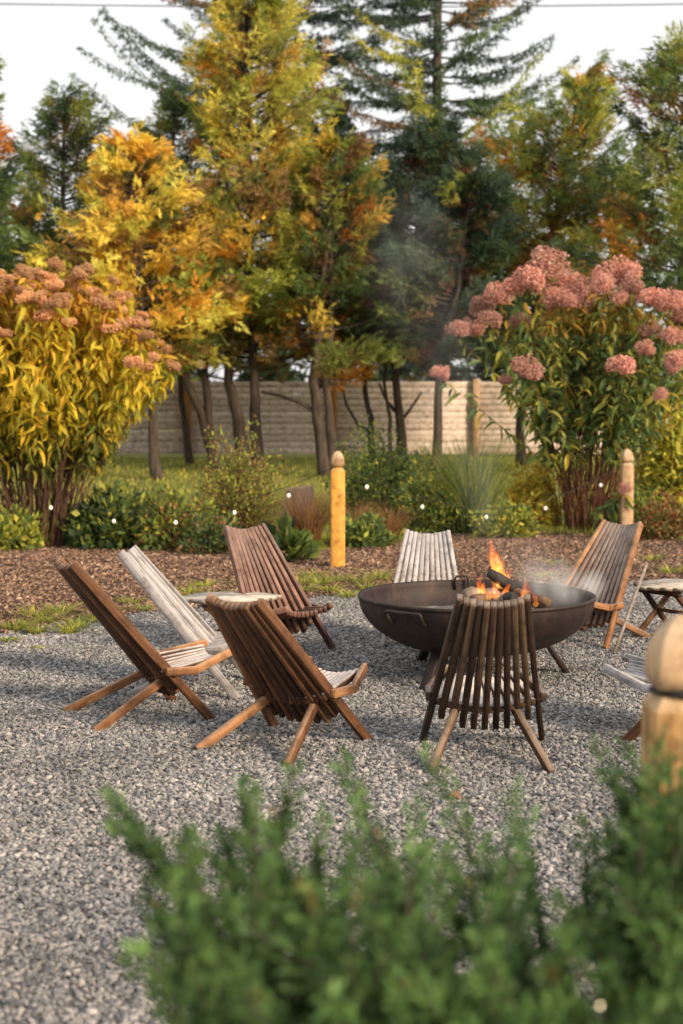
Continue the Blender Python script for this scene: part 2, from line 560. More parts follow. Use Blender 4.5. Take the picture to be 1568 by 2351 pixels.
def scatter(o, name, rad, shape, mat, sub=1, seed=1, noise_amt=0.5, smin=0.55, smax=1.5, zoff=0.004, tilt=0.6, variants=5):
    """geometry nodes: thousands of small solid pieces spread over a sheet"""
    ng = bpy.data.node_groups.new(name, 'GeometryNodeTree')
    ng.interface.new_socket('Geometry', in_out='INPUT', socket_type='NodeSocketGeometry')
    ng.interface.new_socket('Geometry', in_out='OUTPUT', socket_type='NodeSocketGeometry')
    N = ng.nodes.new
    K = ng.links.new
    gi, go = N('NodeGroupInput'), N('NodeGroupOutput')
    at = N('GeometryNodeInputNamedAttribute')
    at.data_type = 'FLOAT'
    at.inputs['Name'].default_value = 'dens'
    dp = N('GeometryNodeDistributePointsOnFaces')
    dp.inputs['Seed'].default_value = seed
    K(gi.outputs[0], dp.inputs['Mesh'])
    K(at.outputs['Attribute'], dp.inputs['Density'])
    jn = N('GeometryNodeJoinGeometry')
    for k in range(variants):
        ico = N('GeometryNodeMeshIcoSphere')
        ico.inputs['Radius'].default_value = rad
        ico.inputs['Subdivisions'].default_value = sub
        pos = N('GeometryNodeInputPosition')
        tn = N('ShaderNodeTexNoise')
        tn.noise_dimensions = '4D'
        tn.inputs['Scale'].default_value = 0.55 / rad
        tn.inputs['Detail'].default_value = 1.0
        tn.inputs['W'].default_value = 3.7 * k + seed
        K(pos.outputs[0], tn.inputs['Vector'])
        sb = N('ShaderNodeVectorMath')
        sb.operation = 'SUBTRACT'
        sb.inputs[1].default_value = (0.5, 0.5, 0.5)
        K(tn.outputs['Color'], sb.inputs[0])
        sl = N('ShaderNodeVectorMath')
        sl.operation = 'SCALE'
        sl.inputs['Scale'].default_value = rad * 2.2 * noise_amt
        K(sb.outputs[0], sl.inputs[0])
        sp = N('GeometryNodeSetPosition')
        K(ico.outputs['Mesh'], sp.inputs['Geometry'])
        K(sl.outputs[0], sp.inputs['Offset'])
        tr = N('GeometryNodeTransform')
        tr.inputs['Scale'].default_value = tuple(s * (1 + 0.25 * math.sin(k * 2.3 + i)) for i, s in enumerate(shape))
        K(sp.outputs[0], tr.inputs['Geometry'])
        sm = N('GeometryNodeSetMaterial')
        sm.inputs['Material'].default_value = mat
        K(tr.outputs[0], sm.inputs['Geometry'])
        g2 = N('GeometryNodeGeometryToInstance')
        K(sm.outputs[0], g2.inputs[0])
        K(g2.outputs[0], jn.inputs[0])
    ip = N('GeometryNodeInstanceOnPoints')
    K(dp.outputs['Points'], ip.inputs['Points'])
    K(jn.outputs[0], ip.inputs['Instance'])
    ip.inputs['Pick Instance'].default_value = True
    ri = N('FunctionNodeRandomValue')
    ri.data_type = 'INT'
    for s_ in ri.inputs:
        if s_.type == 'INT' and s_.name == 'Max': s_.default_value = variants - 1
    K([s_ for s_ in ri.outputs if s_.type == 'INT'][0], ip.inputs['Instance Index'])
    rr = N('FunctionNodeRandomValue')
    rr.data_type = 'FLOAT_VECTOR'
    rr.inputs[0].default_value = (-tilt, -tilt, -3.14)
    rr.inputs[1].default_value = (tilt, tilt, 3.14)
    rr.inputs['Seed'].default_value = 5
    K(rr.outputs[0], ip.inputs['Rotation'])
    rs = N('FunctionNodeRandomValue')
    rs.data_type = 'FLOAT'
    rs.inputs[2].default_value = smin
    rs.inputs[3].default_value = smax
    rs.inputs['Seed'].default_value = 9
    K(rs.outputs[1], ip.inputs['Scale'])
    rz = N('FunctionNodeRandomValue')
    rz.data_type = 'FLOAT_VECTOR'
    rz.inputs[0].default_value = (0, 0, -zoff * 0.3)
    rz.inputs[1].default_value = (0, 0, zoff)
    ti = N('GeometryNodeTranslateInstances')
    ti.inputs['Local Space'].default_value = False
    K(ip.outputs[0], ti.inputs['Instances'])
    K(rz.outputs[0], ti.inputs['Translation'])
    j2 = N('GeometryNodeJoinGeometry')
    K(gi.outputs[0], j2.inputs[0])
    K(ti.outputs[0], j2.inputs[0])
    K(j2.outputs[0], go.inputs[0])
    md = o.modifiers.new('scatter', 'NODES')
    md.node_group = ng


def gdens(x, y, t):
    v = float(np.interp(y, [2, 6, 9, 14], [7000, 6000, 4200, 3000]))
    if abs(x) > 0.30 * y + 0.5: v *= 0.25
    if t > 0.93: v *= 0.55
    return v


gv = link('gravel', strip_sheet('gravel', -5.5, 5.0, 60, lambda x: 1.6, grav_edge, 60, 0.004, gdens), None, M['gravel_base'])
M['pebble'] = instance_mat('pebbles', [(0.0, (0.07, 0.072, 0.08)), (0.2, (0.13, 0.132, 0.14)), (0.45, (0.20, 0.197, 0.20)), (0.72, (0.27, 0.257, 0.252)), (0.9, (0.34, 0.316, 0.30)), (1.0, (0.44, 0.412, 0.39))])
scatter(gv, 'pebbles', 0.0078, (1.25, 0.8, 0.62), M['pebble'], sub=2, seed=3, noise_amt=0.75, zoff=0.009, tilt=0.7)
tag(gv, 'loose grey and beige gravel around the fire bowl', 'gravel', None, 'stuff')


def mdens(x, y, t):
    return 2600 if 0.02 < t < 0.97 else 900


mu = link('mulch', strip_sheet('mulch', -7, 7, 56, lambda x: grav_edge(x) - 0.25, lambda x: 17.9 + 0.3 * math.sin(x * 1.1) + (1.3 if x > 0.8 else 0), 30, 0.010, mdens), None, M['mulch_base'])
M['chip'] = instance_mat('bark_chips', [(0.0, (0.035, 0.022, 0.018)), (0.3, (0.11, 0.068, 0.052)), (0.6, (0.22, 0.138, 0.10)), (0.85, (0.36, 0.215, 0.13)), (1.0, (0.52, 0.37, 0.26))], 0.95)
scatter(mu, 'chips', 0.0145, (1.5, 0.6, 0.22), M['chip'], sub=1, seed=11, noise_amt=0.6, zoff=0.02, tilt=0.7)
tag(mu, 'brown bark mulch bed strewn with fallen leaves behind the gravel', 'mulch', None, 'stuff')

# ------------------------------------------------------------------ slat chairs
def slat_mesh(name, length, wx, wy, bev=0.0022, wob=0.0):
    """stick along local z with softened long edges"""
    mb = MB()
    rings, V = [(0.0, 0.88), (0.004, 1.0), (length * .5, 1.0), (length - 0.004, 1.0), (length, 0.88)], []
    a, b = wx / 2, wy / 2
    sec = [(a - bev, b), (a, b - bev), (a, -b + bev), (a - bev, -b), (-a + bev, -b), (-a, -b + bev), (-a, b - bev), (-a + bev, b)]
    for i, (z, k) in enumerate(rings):
        ox = random.uniform(-wob, wob) if i == 2 else 0
        for (x, y) in sec:
            V.append((x * k + ox, y * k, z))
    Q = []
    for i in range(len(rings) - 1):
        for k in range(8):
            k2 = (k + 1) % 8
            Q.append((i * 8 + k2, i * 8 + k, (i + 1) * 8 + k, (i + 1) * 8 + k2))
    n = len(V)
    T = []
    e = (len(rings) - 1) * 8
    Q += [(0, 1, 2, 3), (0, 3, 4, 7), (4, 5, 6, 7), (e + 3, e + 2, e + 1, e), (e + 7, e + 4, e + 3, e), (e + 7, e + 6, e + 5, e + 4)]
    mb.add(V, Q, T)
    return mb.mesh(name)


def stick(name, p0, p1, wx, wy, side, mat, parent, wob=0.0015):
    """a stick from p0 to p1; 'side' is the direction its width (wx) runs in"""
    p0, p1, side = Vector(p0), Vector(p1), Vector(side)
    z = (p1 - p0)
    ln = z.length
    z.normalize()
    x = (side - z * side.dot(z)).normalized()
    y = z.cross(x)
    m = Matrix(((x.x, y.x, z.x, p0.x), (x.y, y.y, z.y, p0.y), (x.z, y.z, z.z, p0.z), (0, 0, 0, 1)))
    return link(name, slat_mesh(name, ln, wx, wy, 0.0022 if wx < 0.1 else 0.007, wob), parent, mat, m)


def chair(x, y, yaw, label, mat, tz=0.83, ty=-0.485, legmat=None, seatmat=None, edge=None):
    root = thing('slatted_chair', (x, y, 0.004), label, 'chair', 'slatted chairs around the fire bowl', R(yaw))
    fw, fy, tw = 0.30, 0.225, 0.150
    rw, ry = 0.276, -0.42
    nb = 11
    foot0, top0 = Vector((0, fy, 0)), Vector((0, ty, tz))
    axis = (top0 - foot0).normalized()
    nrm = Vector((0, axis.z, -axis.y)) * -1      # towards the rear / underside
    zc = 0.262
    s_c = zc / tz
    for i in range(nb):
        u = -1 + 2 * i / (nb - 1)
        bow = 1 - u * u
        a = Vector((u * fw, fy, 0)) + nrm * (0.055 * bow)
        b = Vector((u * tw, ty, tz)) + nrm * (0.032 * bow) - axis * (0.012 * bow)
        outer = i in (0, nb - 1)
        s0 = 0.0 if outer else (0.215 if i in (1, nb - 2) else 0.175 + 0.012 * random.random())
        p0 = a.lerp(b, s0)
        j = random.uniform(-0.004, 0.004)
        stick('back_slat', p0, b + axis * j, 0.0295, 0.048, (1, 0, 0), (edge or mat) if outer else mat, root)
    # seat
    back_y = fy + s_c * (ty - fy)
    sm = seatmat or mat
    for j in range(12):
        u = (j - 5.5) / 5
        cw = fw + (tw - fw) * s_c
        bow = max(0.0, 1 - (u / 1.1) ** 2)
        xr = u * cw
        z0 = zc + 0.018 - 0.062 * bow
        yr = back_y - 0.036 - 0.012 * bow
        if j in (0, 11):          # outer pieces: straight along the side, then bent in to the raised front corner
            sg_ = 1 if u > 0 else -1
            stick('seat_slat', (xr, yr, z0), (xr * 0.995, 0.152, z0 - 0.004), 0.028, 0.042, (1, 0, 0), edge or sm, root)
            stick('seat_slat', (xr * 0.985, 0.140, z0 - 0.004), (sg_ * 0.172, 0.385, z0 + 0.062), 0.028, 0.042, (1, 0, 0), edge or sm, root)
            continue
        yend = 0.37 - 0.035 * bow
        xf = xr * 0.66
        zf = z0 + 0.052 + 0.016 * bow
        stick('seat_slat', (xr, yr, z0), (xf, yend, zf), 0.0265, 0.038, (1, 0, 0), sm, root)
    for s in (-1, 1):
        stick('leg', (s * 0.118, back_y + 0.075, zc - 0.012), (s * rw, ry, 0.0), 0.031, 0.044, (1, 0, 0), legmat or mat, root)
    pts = []
    for k in range(13):
        u = -1.14 + 2.28 * k / 12
        bow = max(0.0, 1 - (u / 1.14) ** 2)
        pts.append((u * (fw + (tw - fw) * s_c), back_y + 0.012, zc - 0.004 - 0.062 * bow))
    link('rod', MB().tube(pts, 0.008, 6).mesh('rod', True), root, M['iron'])
    return root


chair(-1.03, 7.70, -63, 'brown stained slatted chair seen from behind, its bleached seat beside the grey chair', M['wood_brown'], tz=0.865, seatmat=M['wood_seat'], legmat=M['wood_lit'], edge=M['wood_lit'])
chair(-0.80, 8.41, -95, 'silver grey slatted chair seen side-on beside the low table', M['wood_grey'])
chair(-0.24, 7.05, -35, 'reddish brown slatted chair turned towards the bowl, in front of the grey chair', M['wood_brown'], tz=0.77, ty=-0.47, seatmat=M['wood_seat'], legmat=M['wood_lit'], edge=M['wood_lit'])
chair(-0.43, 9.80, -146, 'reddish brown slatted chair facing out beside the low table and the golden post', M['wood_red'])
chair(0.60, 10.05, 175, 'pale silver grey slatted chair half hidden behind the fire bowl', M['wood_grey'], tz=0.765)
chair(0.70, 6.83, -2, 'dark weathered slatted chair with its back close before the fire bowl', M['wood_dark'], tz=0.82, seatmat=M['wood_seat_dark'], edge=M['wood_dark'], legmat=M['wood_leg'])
chair(1.77, 10.20, 138, 'half bleached brown slatted chair beside the low table and the leaning stick', M['wood_mixed'], edge=M['wood_lit'])
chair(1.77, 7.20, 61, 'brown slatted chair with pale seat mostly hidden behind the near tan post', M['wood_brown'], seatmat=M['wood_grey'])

# ------------------------------------------------------------------ low tables
def low_table(x, y, rz, label, ztop=0.40):
    root = thing('low_table', (x, y, 0.004), label, 'table', 'low slatted tables', R(rz))
    # elongated hexagon of boards along local x
    hw, hl = 0.25, 0.36
    n = 7
    for i in range(n):
        v = -hw + (i + 0.5) * 2 * hw / n
        b_ = hw / n - 0.003
        e0_, e1_ = (hl - 0.19 * abs(v - b_) / hw, hl - 0.19 * abs(v + b_) / hw)
        ot = [(-e0_, -b_), (e0_, -b_), (hl if abs(v) < 0.01 else 0.5 * (e0_ + e1_), 0), (e1_, b_), (-e1_, b_), (-(hl if abs(v) < 0.01 else 0.5 * (e0_ + e1_)), 0)]
        Vp = [(0.0, q[1], q[0]) for q in ot] + [(-0.024, q[1], q[0]) for q in ot]
        pm = np_mesh('plank', Vp, [np.array([(k, 6 + k, 6 + (k + 1) % 6, (k + 1) % 6) for k in range(6)] + [(0, 1, 2, 5), (2, 3, 4, 5), (11, 8, 7, 6), (11, 10, 9, 8)])])
        link('plank', pm, root, M['table_top'], Matrix(((0, 0, 1, 0), (0, 1, 0, v), (1, 0, 0, ztop + random.uniform(-.001, .001)), (0, 0, 0, 1))))
    for s in (-1, 1):
        stick('rail', (s * 0.17, -0.20, ztop - 0.048), (s * 0.17, 0.20, ztop - 0.048), 0.03, 0.046, (1, 0, 0), M['wood_brown'], root)
        for q in (-1, 1):
            stick('leg', (s * 0.19, q * 0.15, ztop - 0.03), (-s * 0.20, q * 0.19, 0.0), 0.032, 0.034, (0, 1, 0), M['wood_brown'], root)
    stick('stretcher', (0, -0.17, 0.19), (0, 0.17, 0.19), 0.028, 0.028, (1, 0, 0), M['wood_brown'], root)
    return root


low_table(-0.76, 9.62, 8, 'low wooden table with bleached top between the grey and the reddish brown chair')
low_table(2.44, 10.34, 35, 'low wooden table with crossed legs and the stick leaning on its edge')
st = MB().tube([(1.868, 9.66, 0.008), (1.95, 9.75, 0.17), (2.045, 9.86, 0.37), (2.155, 9.975, 0.592)], [0.010, 0.012, 0.013, 0.010], 7, jit=0.12)
tag(link('stick', st.mesh('stick', True), None, M['stick']), 'thin grey stick standing in the gravel and leaning on the low table', 'stick')

# ------------------------------------------------------------------ fire bowl
BX, BY = 0.838, 8.80
bowl = thing('fire_bowl', (BX, BY, 0.004), 'large round rusted steel fire bowl on short legs', 'fire bowl')


def lathe(prof, n):
    V = [(r * math.cos(2 * math.pi * k / n), r * math.sin(2 * math.pi * k / n), z) for (r, z) in prof for k in range(n)]
    Q = [(i * n + k, i * n + (k + 1) % n, (i + 1) * n + (k + 1) % n, (i + 1) * n + k) for i in range(len(prof) - 1) for k in range(n)]
    return V, Q


RR, ZR, ZB = 0.73, 0.52, 0.145
outer = []
for k in range(22):
    a = (math.pi / 2) * k / 21
    outer.append((max(0.004, RR * math.sin(a) ** 0.92), ZB + (ZR - 0.02 - ZB) * (1 - math.cos(a) ** 1.0)))
inner = [(r * 0.982, z + 0.012) for (r, z) in reversed(outer[:-1])]
shell_p = outer + [(RR, ZR - 0.003), (RR - 0.003, ZR), (RR - 0.011, ZR), (RR - 0.014, ZR - 0.003)] + inner
V, Q = lathe(shell_p, 96)
link('shell', np_mesh('shell', V, np.array(Q), smooth=True), bowl, M['rust'])
V, Q = lathe([(RR + 0.001, ZR - 0.022), (RR + 0.007, ZR - 0.020), (RR + 0.008, ZR - 0.004), (RR + 0.003, ZR + 0.002), (RR - 0.003, ZR + 0.002)], 96)
link('rim', np_mesh('rim', V, np.array(Q), smooth=True), bowl, M['rust'])
for a in (234, 10, 122):
    ca, sa = math.cos(R(a)), math.sin(R(a))
    p0 = Vector((0.42 * ca, 0.42 * sa, 0.26))
    p1 = Vector((0.60 * ca, 0.60 * sa, 0.0))
    stick('leg', p0, p1, 0.062, 0.03, (-sa, ca, 0), M['rust'], bowl, wob=0)


def bowl_handle(a, drop=-0.034, spread=0.165, out=0.05, legz=-0.10):
    def P(da, z, o):
        an = R(a) + da
        zz = max(0.0, min(1.0, (ZR - 0.02 - ZB - (-(z) if z < 0 else 0)) / (ZR - 0.02 - ZB)))
        rr = RR * (1 - (1 - zz) ** 2 * 0.5)
        return ((rr + o) * math.cos(an), (rr + o) * math.sin(an), ZR + z)
    pts = [P(-spread, legz, -0.01), P(-spread, legz, out * .7), P(-spread, legz * .5, out), P(-spread, drop - .01, out), P(-spread * .93, drop, out), P(0, drop, out), P(spread * .93, drop, out), P(spread, drop - .01, out), P(spread, legz * .5, out), P(spread, legz, out * .7), P(spread, legz, -0.01)]
    link('handle', MB().tube(pts, 0.010, 8).mesh('handle', True), bowl, M['iron'])


bowl_handle(231)
# upright loop at the far rim
lp = [(-0.075, 0.70, 0.46), (-0.075, 0.695, 0.53), (-0.066, 0.695, 0.548), (-0.03, 0.69, 0.552), (0.006, 0.69, 0.548), (0.014, 0.69, 0.53), (0.02, 0.68, 0.49), (0.028, 0.67, 0.47)]
link('handle', MB().tube(lp, 0.008, 8).mesh('handle', True), bowl, M['iron'])

# ash bed: lumpy disc
mb = MB()
V, Q, T = [], [], []
nr, na = 14, 48
for i in range(nr + 1):
    for k in range(na):
        r = 0.66 * i / nr
        a = 2 * math.pi * k / na
        x_, y_ = r * math.cos(a), r * math.sin(a)
        V.append((x_, y_, 0.365 + 0.035 * (1 - (r / 0.66) ** 2) + 0.025 * mnoise.noise(Vector((x_ * 9, y_ * 9, 1)))))
for i in range(nr):
    for k in range(na):
        k2 = (k + 1) % na
        Q.append((i * na + k, (i + 1) * na + k, (i + 1) * na + k2, i * na + k2))
mb.add(V, Q)
ash = link('ash', mb.mesh('ash', True), None, M['ash'])
ash.location = (BX, BY, 0)
tag(ash, 'grey ash filling the bottom of the fire bowl', 'ash', None, 'stuff')


def log_obj(p0, p1, r, mat, label, name='log'):
    p0, p1 = Vector(p0), Vector(p1)
    n = 9
    pts, rad = [], []
    bend = Vector((random.uniform(-1, 1), random.uniform(-1, 1), random.uniform(-1, 1))) * r * 0.5
    for k in range(n):
        t = k / (n - 1)
        pts.append(p0.lerp(p1, t) + bend * math.sin(math.pi * t))
        rad.append(r * (0.9 + 0.2 * random.random()) * (0.9 if k in (0, n - 1) else 1))
    o = link(name, MB().tube(pts, rad, 12, jit=0.07).mesh(name, True), None, mat)
    return tag(o, label, 'log', 'logs burning in the bowl')


e0 = W(1124, 1316, 8.72)
log_obj(e0, W(1246, 1392, 8.95), 0.036, M['char'], 'charred black log leaning up out of the fire bowl')
log_obj(W(1150, 1345, 8.9), W(1262, 1384, 8.62), 0.030, M['log'], 'long half burnt brown log sloping down beside the charred log')
log_obj(W(1085, 1378, 8.55), W(1205, 1384, 8.9), 0.042, M['log'], 'half burnt log lying under the flames')
log_obj(W(1180, 1372, 8.45), W(1128, 1366, 9.0), 0.036, M['char'], 'short charred log lying across the ash')


def rock(p, r, label, seed):
    bm = bmesh.new()
    bmesh.ops.create_icosphere(bm, subdivisions=3, radius=r)
    for v in bm.verts:
        k = 1 + 0.35 * mnoise.noise(v.co * (0.9 / r) + Vector((seed, 0, 0)))
        v.co = Vector((v.co.x * k * 1.2, v.co.y * k, v.co.z * k * 0.85))
    me = bpy.data.meshes.new('stone')
    bm.to_mesh(me)
    bm.free()
    me.polygons.foreach_set('use_smooth', [True] * len(me.polygons))
    o = link('stone', me, None, M['stone'])
    o.location = p
    return tag(o, label, 'stone', 'stones in the fire bowl')


rock(W(1084, 1362, 8.75), 0.052, 'rounded brown stone in the bowl beside the far handle', 1.0)
rock(W(1124, 1366, 8.72), 0.050, 'rounded stone under the charred log in the bowl', 5.0)
rock(W(1150, 1374, 8.62), 0.042, 'small rounded stone at the foot of the flames', 9.0)

# ------------------------------------------------------------------ flames and smoke
def flame_mat():
    m, t, p, out = new_mat('flame')
    t.nodes.remove(p)
    g = node(t, 'ShaderNodeTexCoord')
    sx = node(t, 'ShaderNodeSeparateXYZ')
    t.links.new(g.outputs['Generated'], sx.inputs[0])
    rp = ramp(t, [(0.0, (1.0, 0.42, 0.08)), (0.35, (1.0, 0.30, 0.035)), (0.7, (1.0, 0.17, 0.015)), (1.0, (0.9, 0.09, 0.01))])
    t.links.new(sx.outputs['Z'], rp.inputs['Fac'])
    mp_ = node(t, 'ShaderNodeMapping')
    mp_.inputs['Scale'].default_value = (30, 30, 6)
    t.links.new(g.outputs['Object'], mp_.inputs['Vector'])
    nz = node(t, 'ShaderNodeTexNoise', Scale=1.0, Detail=3.0, Distortion=0.8)
    t.links.new(mp_.outputs[0], nz.inputs['Vector'])
    mr = node(t, 'ShaderNodeMapRange')
    mr.inputs['From Min'].default_value = 0.36
    mr.inputs['From Max'].default_value = 0.72
    mr.inputs['To Min'].default_value = 0.03
    t.links.new(nz.outputs['Fac'], mr.inputs['Value'])
    em = node(t, 'ShaderNodeEmission')
    t.links.new(rp.outputs[0], em.inputs['Color'])
    st_ = math_n(t, 'MULTIPLY', mr.outputs[0], 26.0)
    t.links.new(st_, em.inputs['Strength'])
    t.links.new(em.outputs[0], out.inputs['Volume'])
    return m


M['flame'] = flame_mat()
fire = thing('fire', (BX + 0.12, BY, 0.42), 'orange flames licking up from the logs in the bowl', 'fire')


def flame(base, tip, rad, seed):
    base, tip = Vector(base) - fire.location, Vector(tip) - fire.location
    pts, rd = [], []
    n = 14
    side = Vector((1, 0, 0))
    for k in range(n):
        t = k / (n - 1)
        p = base.lerp(tip, t) + side * (rad * 0.75 * math.sin(5.0 * t + seed) * t * (1.1 - t)) + Vector((0, rad * 0.4 * math.sin(4 * t + 2 * seed) * t, 0))
        pts.append(p)
        prof = (t / 0.22) ** 0.6 if t < 0.22 else (1 - ((t - 0.22) / 0.78)) ** 0.85
        rd.append(max(0.002, rad * (0.25 + 0.75 * prof) * (1 if t < 0.98 else 0.2) * (1 - 0.25 * math.sin(9 * t + seed) * t)))
    mb = MB().tube(pts, rd, 12, jit=0.10)
    link('flame', mb.mesh('flame', True), fire, M['flame'])


for (b, tp, Y, r_, s_) in (((1150, 1352), (1127, 1236), 8.80, 0.036, 0.4), ((1162, 1348), (1152, 1282), 8.84, 0.030, 2.1), ((1142, 1352), (1138, 1290), 8.74, 0.026, 3.3),
                           ((1106, 1372), (1102, 1322), 8.62, 0.024, 1.2), ((1100, 1374), (1111, 1336), 8.66, 0.018, 4.6), ((1140, 1376), (1133, 1342), 8.58, 0.024, 5.2),
                           ((1210, 1386), (1206, 1330), 8.68, 0.024, 2.7), ((1204, 1388), (1196, 1355), 8.62, 0.018, 0.9), ((1232, 1394), (1224, 1362), 8.62, 0.018, 3.8),
                           ((1158, 1372), (1170, 1340), 8.60, 0.022, 1.9), ((1146, 1345), (1118, 1262), 8.83, 0.020, 5.5), ((1156, 1348), (1141, 1262), 8.78, 0.022, 0.0), ((1168, 1352), (1166, 1300), 8.80, 0.020, 4.0), ((1215, 1384), (1216, 1344), 8.7, 0.016, 1.0), ((1110, 1370), (1094, 1334), 8.66, 0.016, 2.2), ((1122, 1378), (1120, 1350), 8.56, 0.018, 6.1)):
    flame(W(b[0], b[1], Y), W(tp[0], tp[1], Y + 0.02), r_ * 1.2, s_)


def smoke_mat(name, dens, col, scale, lo=0.42, hi=0.7, absorb=(0.5, 0.5, 0.5)):
    m, t, p, out = new_mat(name)
    t.nodes.remove(p)
    g = node(t, 'ShaderNodeTexCoord')
    ln = node(t, 'ShaderNodeVectorMath', operation='LENGTH')
    t.links.new(g.outputs['Object'], ln.inputs[0])
    fall = math_n(t, 'POWER', math_n(t, 'MAXIMUM', math_n(t, 'SUBTRACT', 1.0, ln.outputs['Value']), 0.0), 1.3)
    ge = node(t, 'ShaderNodeNewGeometry')
    mp_ = node(t, 'ShaderNodeMapping')
    mp_.inputs['Scale'].default_value = (scale, scale, scale * 0.55)
    t.links.new(ge.outputs['Position'], mp_.inputs['Vector'])
    nz = node(t, 'ShaderNodeTexNoise', Scale=1.0, Detail=4.0, Distortion=1.2)
    t.links.new(mp_.outputs[0], nz.inputs['Vector'])
    mr = node(t, 'ShaderNodeMapRange')
    mr.inputs['From Min'].default_value = lo
    mr.inputs['From Max'].default_value = hi
    t.links.new(nz.outputs['Fac'], mr.inputs['Value'])
    d = math_n(t, 'MULTIPLY', math_n(t, 'MULTIPLY', fall, mr.outputs[0]), dens)
    pv = node(t, 'ShaderNodeVolumePrincipled')
    pv.inputs['Color'].default_value = (*col, 1)
    pv.inputs['Anisotropy'].default_value = 0.1
    t.links.new(d, pv.inputs['Density'])
    t.links.new(pv.outputs[0], out.inputs['Volume'])
    return m


M['smoke_white'] = smoke_mat('white_smoke', 9.0, (0.93, 0.93, 0.94), 6.5, 0.40, 0.72)
M['smoke_thin'] = smoke_mat('thin_smoke', 0.55, (0.93, 0.96, 1.0), 3.4, 0.38, 0.68)
bm = bmesh.new()
bmesh.ops.create_icosphere(bm, subdivisions=3, radius=1.0)
puff_me = bpy.data.meshes.new('puff')
bm.to_mesh(puff_me)
bm.free()
M['smoke_veil'] = smoke_mat('smoke_veil', 0.26, (0.95, 0.97, 1.0), 3.0, 0.34, 0.70)
puff_me2 = puff_me.copy()
puff_me3 = puff_me.copy()
puff_me3.materials.append(M['smoke_veil'])
puff_me.materials.append(M['smoke_white'])
puff_me2.materials.append(M['smoke_thin'])
smoke = thing('smoke', (BX, BY, 0.45), 'thin pale smoke drifting up from the fire bowl', 'smoke')
smoke['kind'] = 'stuff'


def puff(px, py, Y, rx, ry, rz, white):
    o = link('puff', puff_me if white is True else (puff_me3 if py < 950 else puff_me2), smoke)
    o.location = W(px, py, Y) - smoke.location
    o.scale = (rx, ry, rz)
    o['kind'] = 'stuff'


puff(1300, 1362, 8.95, 0.27, 0.30, 0.12, True)
puff(1255, 1325, 8.95, 0.26, 0.26, 0.17, True)
puff(1340, 1340, 9.0, 0.18, 0.22, 0.12, True)
for (px, py, Y, rx, rz) in ((1215, 1275, 9.0, 0.26, 0.22), (1150, 1225, 9.0, 0.22, 0.26), (1112, 1165, 9.05, 0.20, 0.30), (1095, 1085, 9.1, 0.20, 0.34), (1080, 1000, 9.15, 0.24, 0.36), (1050, 900, 9.25, 0.30, 0.42), (1005, 790, 9.4, 0.38, 0.46), (960, 680, 9.5, 0.44, 0.48), (930, 560, 9.7, 0.48, 0.5)):
    puff(px, py, Y, rx, rx, rz, False)

# ------------------------------------------------------------------ posts and light strings
def post(x, y, h, half, label, shaft_mat, cap_mat, rz=0, band=False):
    root = thing('wooden_post', (x, y, terr(x, y)), label, 'post', 'square wooden posts with rounded caps', R(rz))

    def sq(profile, name, mat, round_k):
        V, Q = [], []
        n = 8
        for (hw_, z) in profile:
            c_ = hw_ * round_k
            for (x_, y_) in ((hw_, -hw_ + c_), (hw_, hw_ - c_), (hw_ - c_, hw_), (-hw_ + c_, hw_), (-hw_, hw_ - c_), (-hw_, -hw_ + c_), (-hw_ + c_, -hw_), (hw_ - c_, -hw_)):
                V.append((x_, y_, z))
        for i in range(len(profile) - 1):
            for k in range(n):
                k2 = (k + 1) % n
                Q.append((i * n + k, i * n + k2, (i + 1) * n + k2, (i + 1) * n + k))
        me = np_mesh(name, V, np.array(Q), smooth=False)
        return link(name, me, root, mat)
    s = half / 0.0725
    cz = h - 0.165 * s
    sq([(half, -0.05), (half, h * 0.4), (half, cz - 0.055 * s), (half * 0.97, cz - 0.046 * s), (half * 0.74, cz - 0.022 * s), (half * 0.68, cz - 0.018 * s)], 'shaft', shaft_mat, 0.07)
    sq([(half * 0.66, cz - 0.021 * s), (half * 0.66, cz - 0.002 * s)], 'neck', shaft_mat, 0.2)
    prof = [(half * .62, cz - 0.004 * s), (half * .86, cz), (half * 0.95, cz + 0.02 * s)]
    for k in range(1, 17):
        t = k / 16
        prof.append((half * 0.97 * max(0.03, (1 - t ** 2.2) ** 0.62), cz + (0.02 + 0.145 * t) * s))
    sq(prof, 'cap', cap_mat, 0.16)
    if band:
        pts = [(half * 0.9 * math.cos(a), half * 0.9 * math.sin(a), cz - 0.010 * s + 0.003 * math.sin(2 * a)) for a in np.linspace(0, 2 * math.pi, 25)]
        link('wire_loop', MB().tube(pts, 0.007, 6, cap=False).mesh('wire_loop', True), root, M['cable'])
    return root


post(-0.04, 14.96, 1.245, 0.0725, 'golden square post with acorn cap standing alone in the mulch bed', M['post_gold'], M['post_cap'], 4)
post(3.617, 18.0, 1.185, 0.0725, 'pale square post with acorn cap beside the pink flowering shrub', M['post_cap'], M['post_cap'], 0)
post(0.775, 3.22, 1.198, 0.0725, 'large tan square post with black wire round its neck, rising from the juniper', M['post_tan'], M['post_cap'], 0, True)

